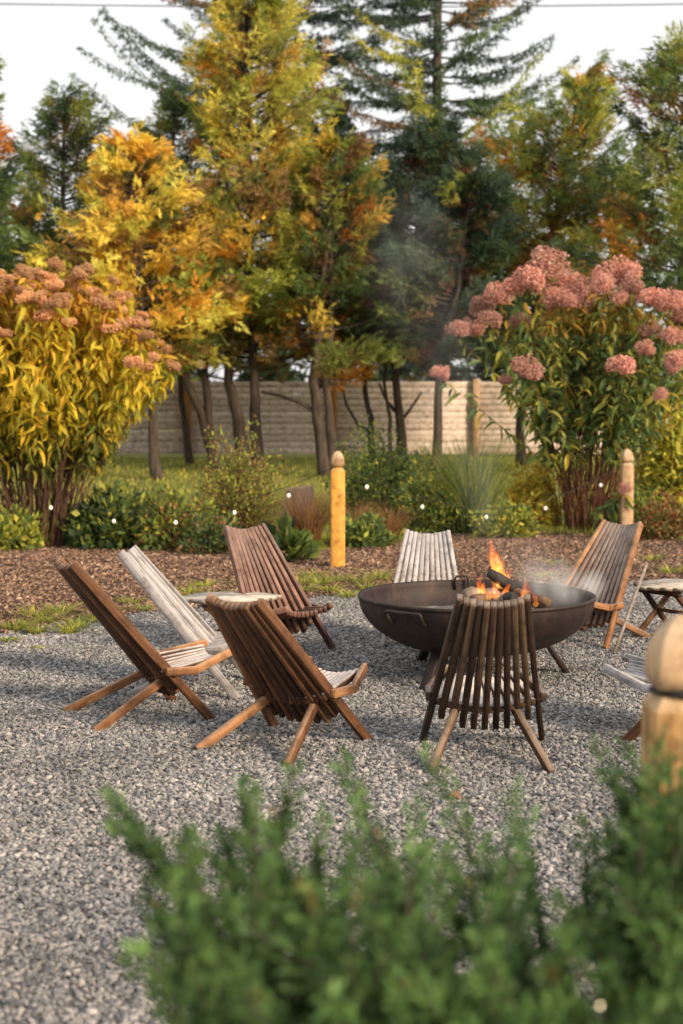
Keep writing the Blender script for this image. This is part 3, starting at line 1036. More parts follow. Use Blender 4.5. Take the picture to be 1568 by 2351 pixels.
m_, t_, p_, o_ = new_mat('bulb_glass')
p_.inputs['Base Color'].default_value = (0.82, 0.76, 0.64, 1)
p_.inputs['Roughness'].default_value = 0.2
p_.inputs['Emission Color'].default_value = (1.0, 0.88, 0.68, 1)
p_.inputs['Emission Strength'].default_value = 0.25
M['bulb'] = m_
bulb_prof = [(0.004, 0.0), (0.018, -0.006), (0.031, -0.022), (0.035, -0.040), (0.031, -0.058), (0.018, -0.075), (0.014, -0.082)]
V, Q = lathe([(r, z) for r, z in bulb_prof], 12)
bulb_me = np_mesh('bulb', [(x, y, -z) for x, y, z in V], np.array(Q), smooth=True)
bulb_me.materials.append(M['bulb'])
sock_me = MB().tube([(0, 0, 0.08), (0, 0, 0.125)], 0.015, 8).mesh('socket', True)
sock_me.materials.append(M['cable'])


def light_string(A, B, marks, label):
    A, B = Vector(A), Vector(B)
    root = thing('string_lights', A, label, 'string lights', 'bulb strings hung between the posts')
    ts = [0.0] + [m[0] for m in marks] + [1.0]
    zs = [A.z] + [m[1] + 0.125 for m in marks] + [B.z]
    pts = []
    cf = np.polyfit(ts, zs, 4)
    for k in range(41):
        t = k / 40
        p = A.lerp(B, t)
        p.z = A.z if k == 0 else (B.z if k == 40 else float(np.polyval(cf, t)))
        pts.append(p - A)
    link('cable', MB().tube(pts, 0.004, 5).mesh('cable', True), root, M['cable'])
    for (t, z) in marks:
        p = A.lerp(B, t)
        p.z = float(np.polyval(cf, t)) - 0.125
        b = link('bulb', bulb_me, root)
        b.location = p - A
        b.scale = (0.6, 0.6, 0.6)
        s = link('socket', sock_me, b)


light_string((-0.04, 14.96, 1.08), (3.617, 18.0, 1.0), [(0.085, 0.839), (0.256, 0.56), (0.468, 0.425), (0.68, 0.465), (0.893, 0.717)], 'string of white bulbs sagging from the golden post to the pale post')
light_string((-0.04, 14.96, 1.08), (-4.4, 16.4, 1.05), [(0.12, 0.751), (0.256, 0.528), (0.408, 0.416), (0.572, 0.422), (0.744, 0.54)], 'string of white bulbs sagging from the golden post towards the yellow shrub')

# ------------------------------------------------------------------ fence
FY = 34.0
fz = terr(0, FY)
fence = thing('board_fence', (0, FY, fz), 'long weathered horizontal board fence behind the tree trunks', 'fence')
post_px = [-600, -260, 85, 430, 765, 1092, 1425, 1760, 2100, 2440]
px_x = [W(p, 1000, FY).x for p in post_px]
for i, x in enumerate(px_x):
    stick('post', (x, -0.05, -0.2), (x, -0.05, 1.84 + 0.03 * (i % 2)), 0.15, 0.12, (1, 0, 0), M['post_gold'] if i in (3, 4) else M['post_cap'], fence, wob=0)
nbd = 12
for i in range(len(px_x) - 1):
    for k in range(nbd):
        z0 = 0.09 + k * 0.1435
        dz = random.uniform(-0.006, 0.006)
        a = (px_x[i] + 0.01, 0.04 + random.uniform(-0.012, 0.012), z0 + 0.07)
        b = (px_x[i + 1] - 0.01, 0.04 + random.uniform(-0.006, 0.006), z0 + 0.07 + dz)
        stick('board', a, b, 0.1425, 0.026, (0, 0, 1), M['fence'], fence, wob=0.004)

# ------------------------------------------------------------------ trees
PAL = {
    'gold': [(0.80, 0.52, 0.08), (0.84, 0.60, 0.10), (0.76, 0.45, 0.08), (0.58, 0.36, 0.08)],
    'yellow': [(0.80, 0.67, 0.11), (0.72, 0.65, 0.13), (0.82, 0.61, 0.10)],
    'ygreen': [(0.42, 0.44, 0.08), (0.34, 0.38, 0.07), (0.52, 0.50, 0.09)],
    'green': [(0.17, 0.235, 0.06), (0.135, 0.20, 0.06), (0.225, 0.27, 0.065)],
    'dark': [(0.065, 0.11, 0.05), (0.085, 0.13, 0.058), (0.058, 0.095, 0.05)],
    'blue': [(0.075, 0.115, 0.085), (0.095, 0.135, 0.092), (0.062, 0.095, 0.075)],
    'orange': [(0.62, 0.24, 0.04), (0.68, 0.31, 0.045), (0.48, 0.18, 0.035)],
    'brown': [(0.32, 0.18, 0.075), (0.24, 0.135, 0.06), (0.40, 0.24, 0.10)],
    'red': [(0.26, 0.05, 0.022), (0.34, 0.085, 0.025), (0.18, 0.035, 0.02)],
}


def pick(weights):
    ks = list(weights)
    wv = np.array([weights[k] for k in ks], dtype=float)
    k = ks[rng.choice(len(ks), p=wv / wv.sum())]
    return np.array(PAL[k][rng.integers(len(PAL[k]))])


def cedar_crown(trunk_fn, z0, z1, rad_fn, nb, spray, wfn, leaf=(0.135, 0.029), up=0.35, clump=1.0, inner=None):
    """upswept branches carrying flat fans of small fronds"""
    P, D, N, LL, WW, CC = [], [], [], [], [], []
    BR = []
    nb = int(nb * 0.72)
    for b in range(nb):
        t = (b + rng.random()) / nb
        t = t ** 0.85
        h = z0 + (z1 - z0) * t
        base = np.array(trunk_fn(h))
        az = rng.random() * 2 * math.pi
        lump = mnoise.noise(Vector((base[0] * 3.1 + math.cos(az) * 1.1, math.sin(az) * 1.1, h * 0.75)))
        rr = rad_fn(t) * rng.uniform(0.6, 1.15) * (1.08 + 0.5 * lump)
        if rng.random() < 0.12: rr *= 1.18
        out = np.array([math.cos(az), math.sin(az), 0])
        tipz = up * rr * (0.4 + 1.1 * t) + rng.normal(0, 0.08)
        col_outer = pick(wfn(t, base + out * rr))
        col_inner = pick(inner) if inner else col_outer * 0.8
        n = max(4, int(spray * (0.35 + rr / max(rad_fn(0.35), 0.3))))
        n = int(n * 1.25)
        S = 0.22 + 0.82 * rng.random(n) ** 0.75
        S[rng.random(n) < 0.06] *= 1.18
        side = np.array([-out[1], out[0], 0])
        BR.append((base, base + out * rr * 0.9 + np.array([0, 0, tipz * 0.8]), 0.012 + 0.012 * rr))
        for s in S:
            lat = rng.normal(0, 0.125 * clump) * rr * s
            q = base + out * rr * s + side * lat + np.array([0, 0, tipz * s ** 1.7 + rng.normal(0, 0.10 * clump) * rr * 0.6])
            dmain = out * rng.uniform(0.5, 1.0) + side * rng.normal(0, 0.55) + np.array([0, 0, rng.normal(0.15, 0.5)])
            dmain /= np.linalg.norm(dmain)
            nn = rand_dirs(1)[0]
            ss = np.cross(dmain, nn)
            ss /= np.linalg.norm(ss) + 1e-9
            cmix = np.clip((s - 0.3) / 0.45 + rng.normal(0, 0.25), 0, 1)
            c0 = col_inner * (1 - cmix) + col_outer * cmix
            for k in range(7):
                f = (k - 3) / 3.0
                d = dmain + ss * f * 0.9
                P.append(q + dmain * (0.05 * (3 - abs(k - 3))) + ss * f * 0.03)
                D.append(d)
                N.append(nn + 0.35 * rng.normal(size=3))
                sz = rng.uniform(0.7, 1.35)
                LL.append(leaf[0] * sz * (1.15 - 0.3 * abs(f)))
                WW.append(leaf[1] * sz)
                CC.append(c0 * rng.uniform(0.72, 1.3))
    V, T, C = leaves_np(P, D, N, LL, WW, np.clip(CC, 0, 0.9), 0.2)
    return V, T, C, BR


def trunk_from_px(pts, Y):
    return [W(px, py, Y) for px, py in pts]


def make_tree(name, label, cat, stems, Y, top, cx_off, z0, rad_fn, nb, spray, wfn, group=None, inner=None, leaf=(0.135, 0.029), up=0.35, clump=1.0, limbs=()):
    """stems: list of (pixel path, base radius m). top: world z of crown top"""
    base = trunk_from_px(stems[0][0], Y)[0]
    root_loc = Vector((base.x, base.y, terr(base.x, base.y)))
    root = thing(name, root_loc, label, cat, group)
    tip = Vector((root_loc.x + cx_off, Y + rng.normal(0, 0.1), top))
    for (px, r) in stems:
        pts = trunk_from_px(px, Y)
        pts[0].z = terr(pts[0].x, pts[0].y) - 0.1
        last = pts[-1]
        hi = Vector((tip.x, tip.y, top - 0.3))
        ext = [last.lerp(hi, k / 4) + Vector((rng.normal(0, .05), rng.normal(0, .05), 0)) for k in range(1, 5)]
        allp = []
        full = pts + ext
        for a, b in zip(full[:-1], full[1:]):
            for k in range(3):
                allp.append(a.lerp(b, k / 3) + Vector((rng.normal(0, .012), rng.normal(0, .012), 0)))
        allp.append(full[-1])
        n = len(allp)
        rad = [r * (1.25 - 0.25 * min(1, i / 2)) * (1 - 0.88 * (max(0, i - 2) / n) ** 0.8) for i in range(n)]
        me = MB().tube([p - root_loc for p in allp], rad, 9, jit=0.08).mesh('trunk', True)
        link('trunk', me, root, M['bark'])
    for (px, r) in limbs:
        pts = [p - root_loc + Vector((0, rng.normal(0, .06), 0)) for p in trunk_from_px(px, Y)]
        link('limb', MB().tube(pts, [r * (1 - 0.6 * i / len(pts)) for i in range(len(pts))], 7, jit=0.08).mesh('limb', True), root, M['bark'])
    sp = trunk_from_px(stems[0][0], Y)[-1]

    def tf(h):
        k = min(1, max(0, (h - sp.z) / max(0.1, top - sp.z)))
        return (sp.x + (tip.x - sp.x) * k, Y, h)
    V, T, C, BR = cedar_crown(tf, z0, top, rad_fn, nb, spray, wfn, leaf, up, clump, inner)
    link('crown', np_mesh('crown', V - np.array(root_loc), T, C), root, M['leafcol'])
    mb = MB()
    for a, b, r in BR:
        a, b = Vector(a) - root_loc, Vector(b) - root_loc
        mid = a.lerp(b, 0.5) - Vector((0, 0, 0.06))
        mb.tube([a, mid, b], [r, r * 0.6, r * 0.25], 4, cap=False)
    link('limb', mb.mesh('limb'), root, M['bark'])['kind'] = 'stuff'
    return root


def cone(rmax, low=0.6, pw=0.85):
    def f(t):
        a = low + (1 - low) * min(1, t / 0.25)
        return rmax * a * max(0.04, (1 - max(0, t - 0.15) / 0.85)) ** pw
    return f


def Z(py, Y): return W(784, py, Y).z
def HW(p, Y): return p / FPX * Y


CED = 'cedars in front of the board fence'
# golden tree at left
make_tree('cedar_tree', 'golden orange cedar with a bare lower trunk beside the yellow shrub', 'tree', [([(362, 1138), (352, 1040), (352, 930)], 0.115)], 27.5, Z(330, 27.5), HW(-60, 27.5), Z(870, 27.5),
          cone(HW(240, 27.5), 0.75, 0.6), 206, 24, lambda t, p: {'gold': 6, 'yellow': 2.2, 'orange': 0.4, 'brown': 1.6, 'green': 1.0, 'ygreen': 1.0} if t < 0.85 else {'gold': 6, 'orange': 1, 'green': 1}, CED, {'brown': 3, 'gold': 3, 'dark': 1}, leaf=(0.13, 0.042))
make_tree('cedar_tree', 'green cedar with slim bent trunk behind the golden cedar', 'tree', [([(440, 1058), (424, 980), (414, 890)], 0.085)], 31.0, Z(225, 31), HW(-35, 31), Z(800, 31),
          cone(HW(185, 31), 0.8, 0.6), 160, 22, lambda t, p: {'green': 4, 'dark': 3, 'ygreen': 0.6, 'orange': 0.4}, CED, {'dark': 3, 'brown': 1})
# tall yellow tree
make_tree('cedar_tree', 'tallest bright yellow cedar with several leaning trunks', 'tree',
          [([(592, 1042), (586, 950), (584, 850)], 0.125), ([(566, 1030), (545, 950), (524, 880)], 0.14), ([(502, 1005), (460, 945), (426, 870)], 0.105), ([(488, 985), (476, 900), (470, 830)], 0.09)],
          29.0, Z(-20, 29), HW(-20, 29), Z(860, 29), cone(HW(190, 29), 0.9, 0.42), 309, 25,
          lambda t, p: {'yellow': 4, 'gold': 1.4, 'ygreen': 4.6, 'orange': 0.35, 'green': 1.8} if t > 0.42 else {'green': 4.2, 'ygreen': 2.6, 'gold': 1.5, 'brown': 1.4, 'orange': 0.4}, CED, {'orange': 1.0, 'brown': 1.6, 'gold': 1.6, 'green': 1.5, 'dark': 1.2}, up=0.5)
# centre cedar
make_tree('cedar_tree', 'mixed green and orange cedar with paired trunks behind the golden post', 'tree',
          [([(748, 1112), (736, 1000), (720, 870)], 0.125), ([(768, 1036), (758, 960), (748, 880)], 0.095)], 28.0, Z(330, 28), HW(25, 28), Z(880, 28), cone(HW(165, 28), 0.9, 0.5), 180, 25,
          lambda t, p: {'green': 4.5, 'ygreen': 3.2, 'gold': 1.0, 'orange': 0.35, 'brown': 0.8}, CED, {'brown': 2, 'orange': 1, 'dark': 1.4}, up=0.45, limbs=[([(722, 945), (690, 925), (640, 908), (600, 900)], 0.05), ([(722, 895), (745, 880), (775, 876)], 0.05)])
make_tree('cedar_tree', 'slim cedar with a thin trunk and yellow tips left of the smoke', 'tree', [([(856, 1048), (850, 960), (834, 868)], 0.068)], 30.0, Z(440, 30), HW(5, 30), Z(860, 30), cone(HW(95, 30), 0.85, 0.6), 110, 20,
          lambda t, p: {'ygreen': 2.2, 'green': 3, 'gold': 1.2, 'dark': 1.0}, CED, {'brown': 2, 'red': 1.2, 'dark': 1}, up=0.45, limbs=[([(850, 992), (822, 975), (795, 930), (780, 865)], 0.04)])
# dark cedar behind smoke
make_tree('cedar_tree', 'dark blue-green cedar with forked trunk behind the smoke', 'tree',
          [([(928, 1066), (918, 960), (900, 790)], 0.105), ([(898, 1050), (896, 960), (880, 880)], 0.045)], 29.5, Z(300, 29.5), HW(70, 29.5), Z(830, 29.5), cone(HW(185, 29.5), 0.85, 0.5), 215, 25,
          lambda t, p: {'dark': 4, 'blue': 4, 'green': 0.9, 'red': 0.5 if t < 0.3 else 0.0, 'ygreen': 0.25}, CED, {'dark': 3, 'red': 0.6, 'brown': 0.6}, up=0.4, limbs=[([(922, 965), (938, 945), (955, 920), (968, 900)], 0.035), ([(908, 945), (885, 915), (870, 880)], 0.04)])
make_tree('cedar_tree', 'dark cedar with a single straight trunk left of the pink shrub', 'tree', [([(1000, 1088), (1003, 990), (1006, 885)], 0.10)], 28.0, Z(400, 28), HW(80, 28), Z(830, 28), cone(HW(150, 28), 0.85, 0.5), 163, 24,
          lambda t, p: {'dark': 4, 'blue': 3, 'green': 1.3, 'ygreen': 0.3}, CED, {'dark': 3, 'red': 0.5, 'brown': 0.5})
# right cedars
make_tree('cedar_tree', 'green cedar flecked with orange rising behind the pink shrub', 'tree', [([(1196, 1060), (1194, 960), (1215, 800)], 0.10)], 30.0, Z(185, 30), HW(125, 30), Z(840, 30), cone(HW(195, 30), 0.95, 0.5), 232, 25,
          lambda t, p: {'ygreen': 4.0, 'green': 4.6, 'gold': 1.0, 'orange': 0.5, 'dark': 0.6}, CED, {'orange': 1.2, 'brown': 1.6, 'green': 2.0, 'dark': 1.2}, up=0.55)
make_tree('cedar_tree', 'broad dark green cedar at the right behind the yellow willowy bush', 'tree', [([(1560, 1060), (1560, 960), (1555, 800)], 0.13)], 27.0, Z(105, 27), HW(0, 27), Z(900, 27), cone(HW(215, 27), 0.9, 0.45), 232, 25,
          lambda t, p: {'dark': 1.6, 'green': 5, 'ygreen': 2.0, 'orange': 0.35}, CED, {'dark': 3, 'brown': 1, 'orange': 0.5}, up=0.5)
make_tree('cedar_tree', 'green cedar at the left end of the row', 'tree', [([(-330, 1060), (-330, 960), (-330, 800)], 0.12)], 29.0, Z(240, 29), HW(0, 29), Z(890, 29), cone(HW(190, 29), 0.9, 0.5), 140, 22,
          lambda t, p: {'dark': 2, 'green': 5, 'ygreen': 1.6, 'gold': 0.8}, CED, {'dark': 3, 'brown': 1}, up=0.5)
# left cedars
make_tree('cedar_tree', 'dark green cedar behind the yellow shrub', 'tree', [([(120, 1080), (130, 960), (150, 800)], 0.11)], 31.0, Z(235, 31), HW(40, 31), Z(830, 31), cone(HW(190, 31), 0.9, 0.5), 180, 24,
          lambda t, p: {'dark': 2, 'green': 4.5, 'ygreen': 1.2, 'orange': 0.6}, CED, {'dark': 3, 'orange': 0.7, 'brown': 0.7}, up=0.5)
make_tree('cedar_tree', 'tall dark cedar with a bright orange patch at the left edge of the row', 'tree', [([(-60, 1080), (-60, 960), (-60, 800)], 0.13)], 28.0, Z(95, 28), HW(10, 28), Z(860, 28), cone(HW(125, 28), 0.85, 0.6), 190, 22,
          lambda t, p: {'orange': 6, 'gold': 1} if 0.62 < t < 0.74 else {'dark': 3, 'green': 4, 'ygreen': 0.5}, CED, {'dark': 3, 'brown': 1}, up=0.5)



def spruce(px, Y, topz, label, rmax, nwh, leafcol, seed, zlow):
    base = W(px, 900, Y)
    x0 = base.x
    loc = Vector((x0, Y, terr(x0, Y)))
    root = thing('spruce_tree', loc, label, 'tree', 'spruces behind the cedar row')
    tp = [Vector((0.03 * math.sin(k), 0, k * (topz - loc.z) / 10)) for k in range(11)]
    link('trunk', MB().tube(tp, [0.24 * (1 - k / 10.6) + 0.01 for k in range(11)], 9, jit=0.06).mesh('trunk', True), root, M['bark'])
    P, D, N, LL, WW, CC = [], [], [], [], [], []
    mb = MB()
    for i in range(nwh):
        t = i / (nwh - 1)
        h = zlow + (topz - zlow) * t
        nbr = 6 if t < 0.8 else 5
        for b in range(nbr):
            az = 2 * math.pi * (b + rng.random() * 0.9) / nbr
            ln = rmax * (1 - t) ** 0.75 * rng.uniform(0.6, 1.12) + 0.25
            out = np.array([math.cos(az), math.sin(az), 0])
            side = np.array([-out[1], out[0], 0])
            o = np.array([0, 0, h - loc.z + rng.normal(0, 0.2)])
            droop = -0.12 + 0.22 * t + rng.normal(0, 0.11)

            def pos(s):
                return o + out * ln * s + np.array([0, 0, ln * (droop * s + 0.30 * s ** 3)])
            mb.tube([tuple(pos(s)) for s in (0, .35, .7, 1.0)], [0.035, 0.025, 0.015, 0.006], 4, cap=False)
            colb = pick(leafcol)
            nt_ = int(6 + ln * 9)
            for k in range(nt_):
                s = 0.18 + 0.84 * (k + rng.random()) / nt_
                sgn = 1 if k % 2 else -1
                tl = (0.55 * (1 - s) + 0.16) * min(1.0, ln / 1.6) * rng.uniform(0.6, 1.2)
                td = out * 0.75 + side * sgn * rng.uniform(0.5, 1.0) + np.array([0, 0, rng.normal(-0.12, 0.16)])
                td /= np.linalg.norm(td)
                q0 = pos(min(1, s))
                m = max(3, int(tl * 17))
                for j in range(m):
                    q = q0 + td * tl * (j / m)
                    for a in range(3):
                        d = td * 0.6 + 0.75 * rng.normal(size=3)
                        P.append(q); D.append(d); N.append(rng.normal(size=3))
                        LL.append(rng.uniform(0.10, 0.20)); WW.append(rng.uniform(0.03, 0.05))
                        CC.append(colb * rng.uniform(0.7, 1.3))
    V, T, C = leaves_np(P, D, N, LL, WW, CC, 0.1)
    link('crown', np_mesh('crown', V, T, C), root, M['needle'])
    link('limb', mb.mesh('limb'), root, M['bark'])['kind'] = 'stuff'


spruce(1002, 42, Z(-700, 42), 'tall spruce with open layered branches and a visible straight trunk', 4.9, 30, {'blue': 4, 'dark': 3, 'green': 0.8, 'ygreen': 0.5, 'brown': 0.5}, 1, Z(640, 42))
spruce(640, 44, Z(-900, 44), 'tall dark spruce mostly hidden behind the yellow cedar', 6.6, 32, {'blue': 4, 'dark': 3, 'brown': 0.5}, 2, Z(560, 44))


# trees beyond the fence that close the gaps
def far_tree(px, top, Y, rp, label, wts, nb=110):
    make_tree('far_tree', label, 'tree', [([(px, 1000), (px, 940), (px + 5, 860)], 0.16)], Y, Z(top, Y), 0.0, Z(960, Y), cone(HW(rp, Y), 0.9, 0.5), nb, 20, lambda t, p: wts, 'trees beyond the board fence', {'dark': 3, 'brown': 1}, leaf=(0.2, 0.06), up=0.4)


far_tree(310, 400, 42, 200, 'dark green far tree seen through the golden cedar', {'dark': 4, 'green': 2})
far_tree(760, 250, 43, 200, 'dark far tree seen between the yellow and the mixed cedar', {'dark': 4, 'blue': 2, 'green': 1})
far_tree(1110, 400, 43, 180, 'dark bluish far tree under the open spruce', {'dark': 4, 'blue': 4})
far_tree(1400, 400, 43, 190, 'green far tree between the two right cedars', {'dark': 3, 'green': 3, 'ygreen': 0.5})
far_tree(520, 640, 41, 150, 'low dark green far tree filling the gap behind the leaning trunks', {'dark': 3, 'green': 3, 'brown': 1}, 90)
far_tree(900, 660, 41, 150, 'low bluish far tree behind the forked trunk', {'dark': 4, 'blue': 3}, 90)
far_tree(1240, 620, 41, 150, 'low green far tree behind the pink shrub', {'dark': 3, 'green': 4}, 90)
far_tree(20, 480, 43, 180, 'green far tree beyond the fence left of the yellow shrub', {'dark': 3, 'green': 3})


# ------------------------------------------------------------------ big perennial shrubs
def leaf_template(nseg=5, droop=0.35, fold=0.22, wave=0.0):
    """lanceolate leaf, length 1 along +y, width 1 in x, hanging tip; returns verts, tris"""
    V, T = [], []
    ang, y, z = 0.0, 0.0, 0.0
    for i in range(nseg + 1):
        t = i / nseg
        wd = 0.5 * math.sin(math.pi * min(0.999, (t * 0.92 + 0.05))) ** 0.85
        V += [(-wd, y, z + fold * wd + wave * math.sin(7 * t)), (0, y, z), (wd, y, z + fold * wd - wave * math.sin(6 * t + 1))]
        ang += droop / nseg
        y += math.cos(ang) / nseg
        z -= math.sin(ang) / nseg
    for i in range(nseg):
        a, b = i * 3, i * 3 + 3
        T += [(a, a + 1, b + 1), (a, b + 1, b), (a + 1, a + 2, b + 2), (a + 1, b + 2, b + 1)]
    return np.array(V), np.array(T)


def frame(d, nrm):
    """matrices with +y along d and +z near nrm (arrays)"""
    y = d / (np.linalg.norm(d) + 1e-9)
    x = np.cross(y, nrm)
    x /= np.linalg.norm(x) + 1e-9
    z = np.cross(x, y)
    return np.stack([x, y, z], 1)


def flower_head_mesh(name, n, flat, cols, rfl=0.085):
    """dome of many small florets (unit radius)"""
    Vs, Ts, Cs = [], [], []
    oc = np.array([(1, 0, 0), (-1, 0, 0), (0, 1, 0), (0, -1, 0), (0, 0, 1), (0, 0, -1)], dtype=float)
    of = np.array([(0, 2, 4), (2, 1, 4), (1, 3, 4), (3, 0, 4), (2, 0, 5), (1, 2, 5), (3, 1, 5), (0, 3, 5)])
    lobes = rand_dirs(9)
    lobes[:, 2] = lobes[:, 2] * (0.8 if flat > 0.9 else 0.3) + (0.1 if flat > 0.9 else 0.35)
    lobes *= 0.5 if flat > 0.9 else 0.55
    k = 0
    for i in range(n):
        L_ = lobes[i % 9]
        p = L_ + rand_dirs(1)[0] * 0.46 * rng.random() ** 0.25
        p[2] = p[2] * flat
        if p[2] < -0.4: p[2] *= 0.6
        s = rfl * rng.uniform(0.6, 1.3)
        Vs.append(p + oc * s * rng.uniform(0.6, 1.3, size=(1, 3)))
        Ts.append(of + 6 * k)
        Cs.append(np.repeat((np.array(cols[rng.integers(len(cols))]) * rng.uniform(0.75, 1.25))[None], 6, 0))
        k += 1
    me = np_mesh(name, np.concatenate(Vs), np.concatenate(Ts), np.clip(np.concatenate(Cs), 0, 0.9))
    me.materials.append(M['leafcol'])
    return me


def stem_curve(b, e, n=7, bow=0.35):
    """rises steeply, then leans out to e"""
    b, e = np.array(b, float), np.array(e, float)
    pts = []
    for k in range(n):
        t = k / (n - 1)
        h = t ** (1 + bow)
        jt_ = 0.035 * math.sin(math.pi * t) * np.array([rng.normal(), rng.normal(), 0.0])
        pts.append(jt_ + np.array([b[0] + (e[0] - b[0]) * h, b[1] + (e[1] - b[1]) * h, b[2] + (e[2] - b[2]) * (t ** 0.92)]))
    return pts


def big_shrub(name, label, loc, stems, leaf_from, per_stem, Lr, Wr, droop, ramp_fn, obj_ramp, heads, head_meshes, head_r, stem_mat, hang=0.6, stem_r=0.011):
    """stems: list of tip positions (world) + whether it carries a head"""
    loc = Vector(loc)
    root = thing(name, loc, label, 'shrub')
    l0 = np.array(loc)
    mb = MB()
    leafs = []
    for (bp, tip, leafy) in stems:
        pts = stem_curve(bp, tip)
        mb.tube([tuple(p - l0) for p in pts], [stem_r * (1 - 0.6 * k / 6) for k in range(7)], 5, cap=False)
        if not leafy: continue
        for k in range(per_stem):
            t = leaf_from + (1.0 - leaf_from) * (k + rng.random()) / per_stem
            i = min(5, int(t * 6))
            f = t * 6 - i
            p = pts[i] * (1 - f) + pts[i + 1] * f
            az = rng.random() * 2 * math.pi
            d = np.array([math.cos(az), math.sin(az), 0]) + np.array([0, 0, rng.normal(0.15 - hang, 0.5)])
            leafs.append((p, d, t))
    link('stems', mb.mesh('stems', True), root, stem_mat)['kind'] = 'stuff'
    # nearest leaves: single objects, the rest joined
    temps = [leaf_template(5, droop * k, 0.22, 0.03) for k in (0.7, 1.0, 1.35)]
    tm = []
    for (V, T) in temps:
        row = []
        for (L_, W_) in ((Lr[0], Wr[0]), (0.5 * (Lr[0] + Lr[1]), 0.5 * (Wr[0] + Wr[1])), (Lr[1], Wr[1])):
            me = np_mesh('leaf', V * np.array([W_, L_, L_]), T, smooth=True)
            me.materials.append(obj_ramp)
            row.append(me)
        tm.append(row)
    order = np.argsort([q[0][1] + 0.3 * rng.random() for q in leafs])
    VV, TT, CC = [], [], []
    off = 0
    for rank, idx in enumerate(order):
        p, d, t = leafs[idx]
        nn = np.array([0, 0, 1.0]) + 0.5 * rng.normal(size=3)
        Fm = frame(d, nn)
        if rank < 300:
            o = link('leaf', tm[rng.integers(3)][rng.integers(3)], root)
            q = p - l0
            o.matrix_local = Matrix(((Fm[0, 0], Fm[0, 1], Fm[0, 2], q[0]), (Fm[1, 0], Fm[1, 1], Fm[1, 2], q[1]), (Fm[2, 0], Fm[2, 1], Fm[2, 2], q[2]), (0, 0, 0, 1)))
            continue
        V, T = temps[rng.integers(3)]
        k = rng.random()
        S = np.array([Wr[0] + (Wr[1] - Wr[0]) * k, Lr[0] + (Lr[1] - Lr[0]) * k, Lr[0] + (Lr[1] - Lr[0]) * k])
        VV.append((V * S) @ Fm.T + (p - l0))
        TT.append(T + off)
        off += len(V)
        CC.append(np.repeat((ramp_fn(t, p) * rng.uniform(0.75, 1.25))[None], len(V), 0))
    link('foliage', np_mesh('foliage', np.concatenate(VV), np.concatenate(TT), np.clip(np.concatenate(CC), 0, 0.9), smooth=True), root, M['leafcol'])['kind'] = 'stuff'
    for (p, r) in heads:
        o = link('flower_head', head_meshes[rng.integers(len(head_meshes))], root)
        o.location = Vector(p) - loc
        o.scale = (r, r, r * 1.02)
        o.rotation_euler = (rng.normal(0, .3), rng.normal(0, .3), rng.random() * 6)
    return root


# left shrub
LC = np.array([-3.60, 17.4, 0])
lstems, lheads = [], []
for k in range(150):
    a = rng.random() * 2 * math.pi
    q = rng.random() ** 0.5
    el = rng.uniform(0.05, 1.0)
    bp = LC + np.array([-0.12 + 0.42 * q * math.cos(a), 0.36 * q * math.sin(a), 0])
    ph = rng.uniform(0.12, 1.45)
    tip = LC + np.array([0.0, 0, 1.95]) + np.array([1.62 * math.cos(a) * math.cos(ph), 1.25 * math.sin(a) * math.cos(ph), 1.42 * math.sin(ph)]) * rng.uniform(0.82, 1.03)
    lstems.append((bp, tip, True))
    if rng.random() < 0.8 and (ph > 0.45 or math.cos(a) > 0.5):
        lheads.append((tip + np.array([0, 0, 0.03]), rng.uniform(0.085, 0.15)))
for k in range(40):
    a = rng.random() * 6.283
    bp = LC + np.array([-0.12 + 0.45 * math.cos(a), 0.38 * math.sin(a), 0])
    lstems.append((bp, bp + np.array([0.55 * math.cos(a), 0.4 * math.sin(a), rng.uniform(0.7, 1.5)]), False))
lh = [flower_head_mesh('flower_head', 760, 0.8, [(0.88, 0.50, 0.30), (0.88, 0.58, 0.36), (0.80, 0.40, 0.22), (0.88, 0.58, 0.26)], 0.07) for _ in range(3)]


def lramp(t, p):
    h = p[2] + 0.32 * rng.normal()
    if h > 2.6: c = [(0.66, 0.34, 0.045), (0.74, 0.44, 0.05), (0.56, 0.26, 0.04), (0.62, 0.44, 0.05)]
    elif h > 1.4: c = [(0.80, 0.62, 0.06), (0.74, 0.60, 0.06), (0.64, 0.54, 0.06), (0.46, 0.44, 0.05), (0.80, 0.55, 0.06), (0.78, 0.58, 0.06)]
    else: c = [(0.20, 0.23, 0.045), (0.32, 0.29, 0.05), (0.14, 0.17, 0.04)]
    return np.array(c[rng.integers(len(c))])


M['leaf_yellow'] = leaf_mat('yellow_leaves', [(0.0, (0.40, 0.40, 0.05)), (0.15, (0.62, 0.54, 0.055)), (0.5, (0.80, 0.62, 0.06)), (0.8, (0.78, 0.53, 0.05)), (1.0, (0.62, 0.32, 0.04))])
big_shrub('perennial_shrub', 'large shrub with drooping yellow leaves and faded brownish pink flower heads', LC, lstems, 0.40, 54, (0.11, 0.26), (0.032, 0.060), 0.9, lramp, M['leaf_yellow'], lheads, lh, 0.12, M['stem'], hang=0.8, stem_r=0.008)

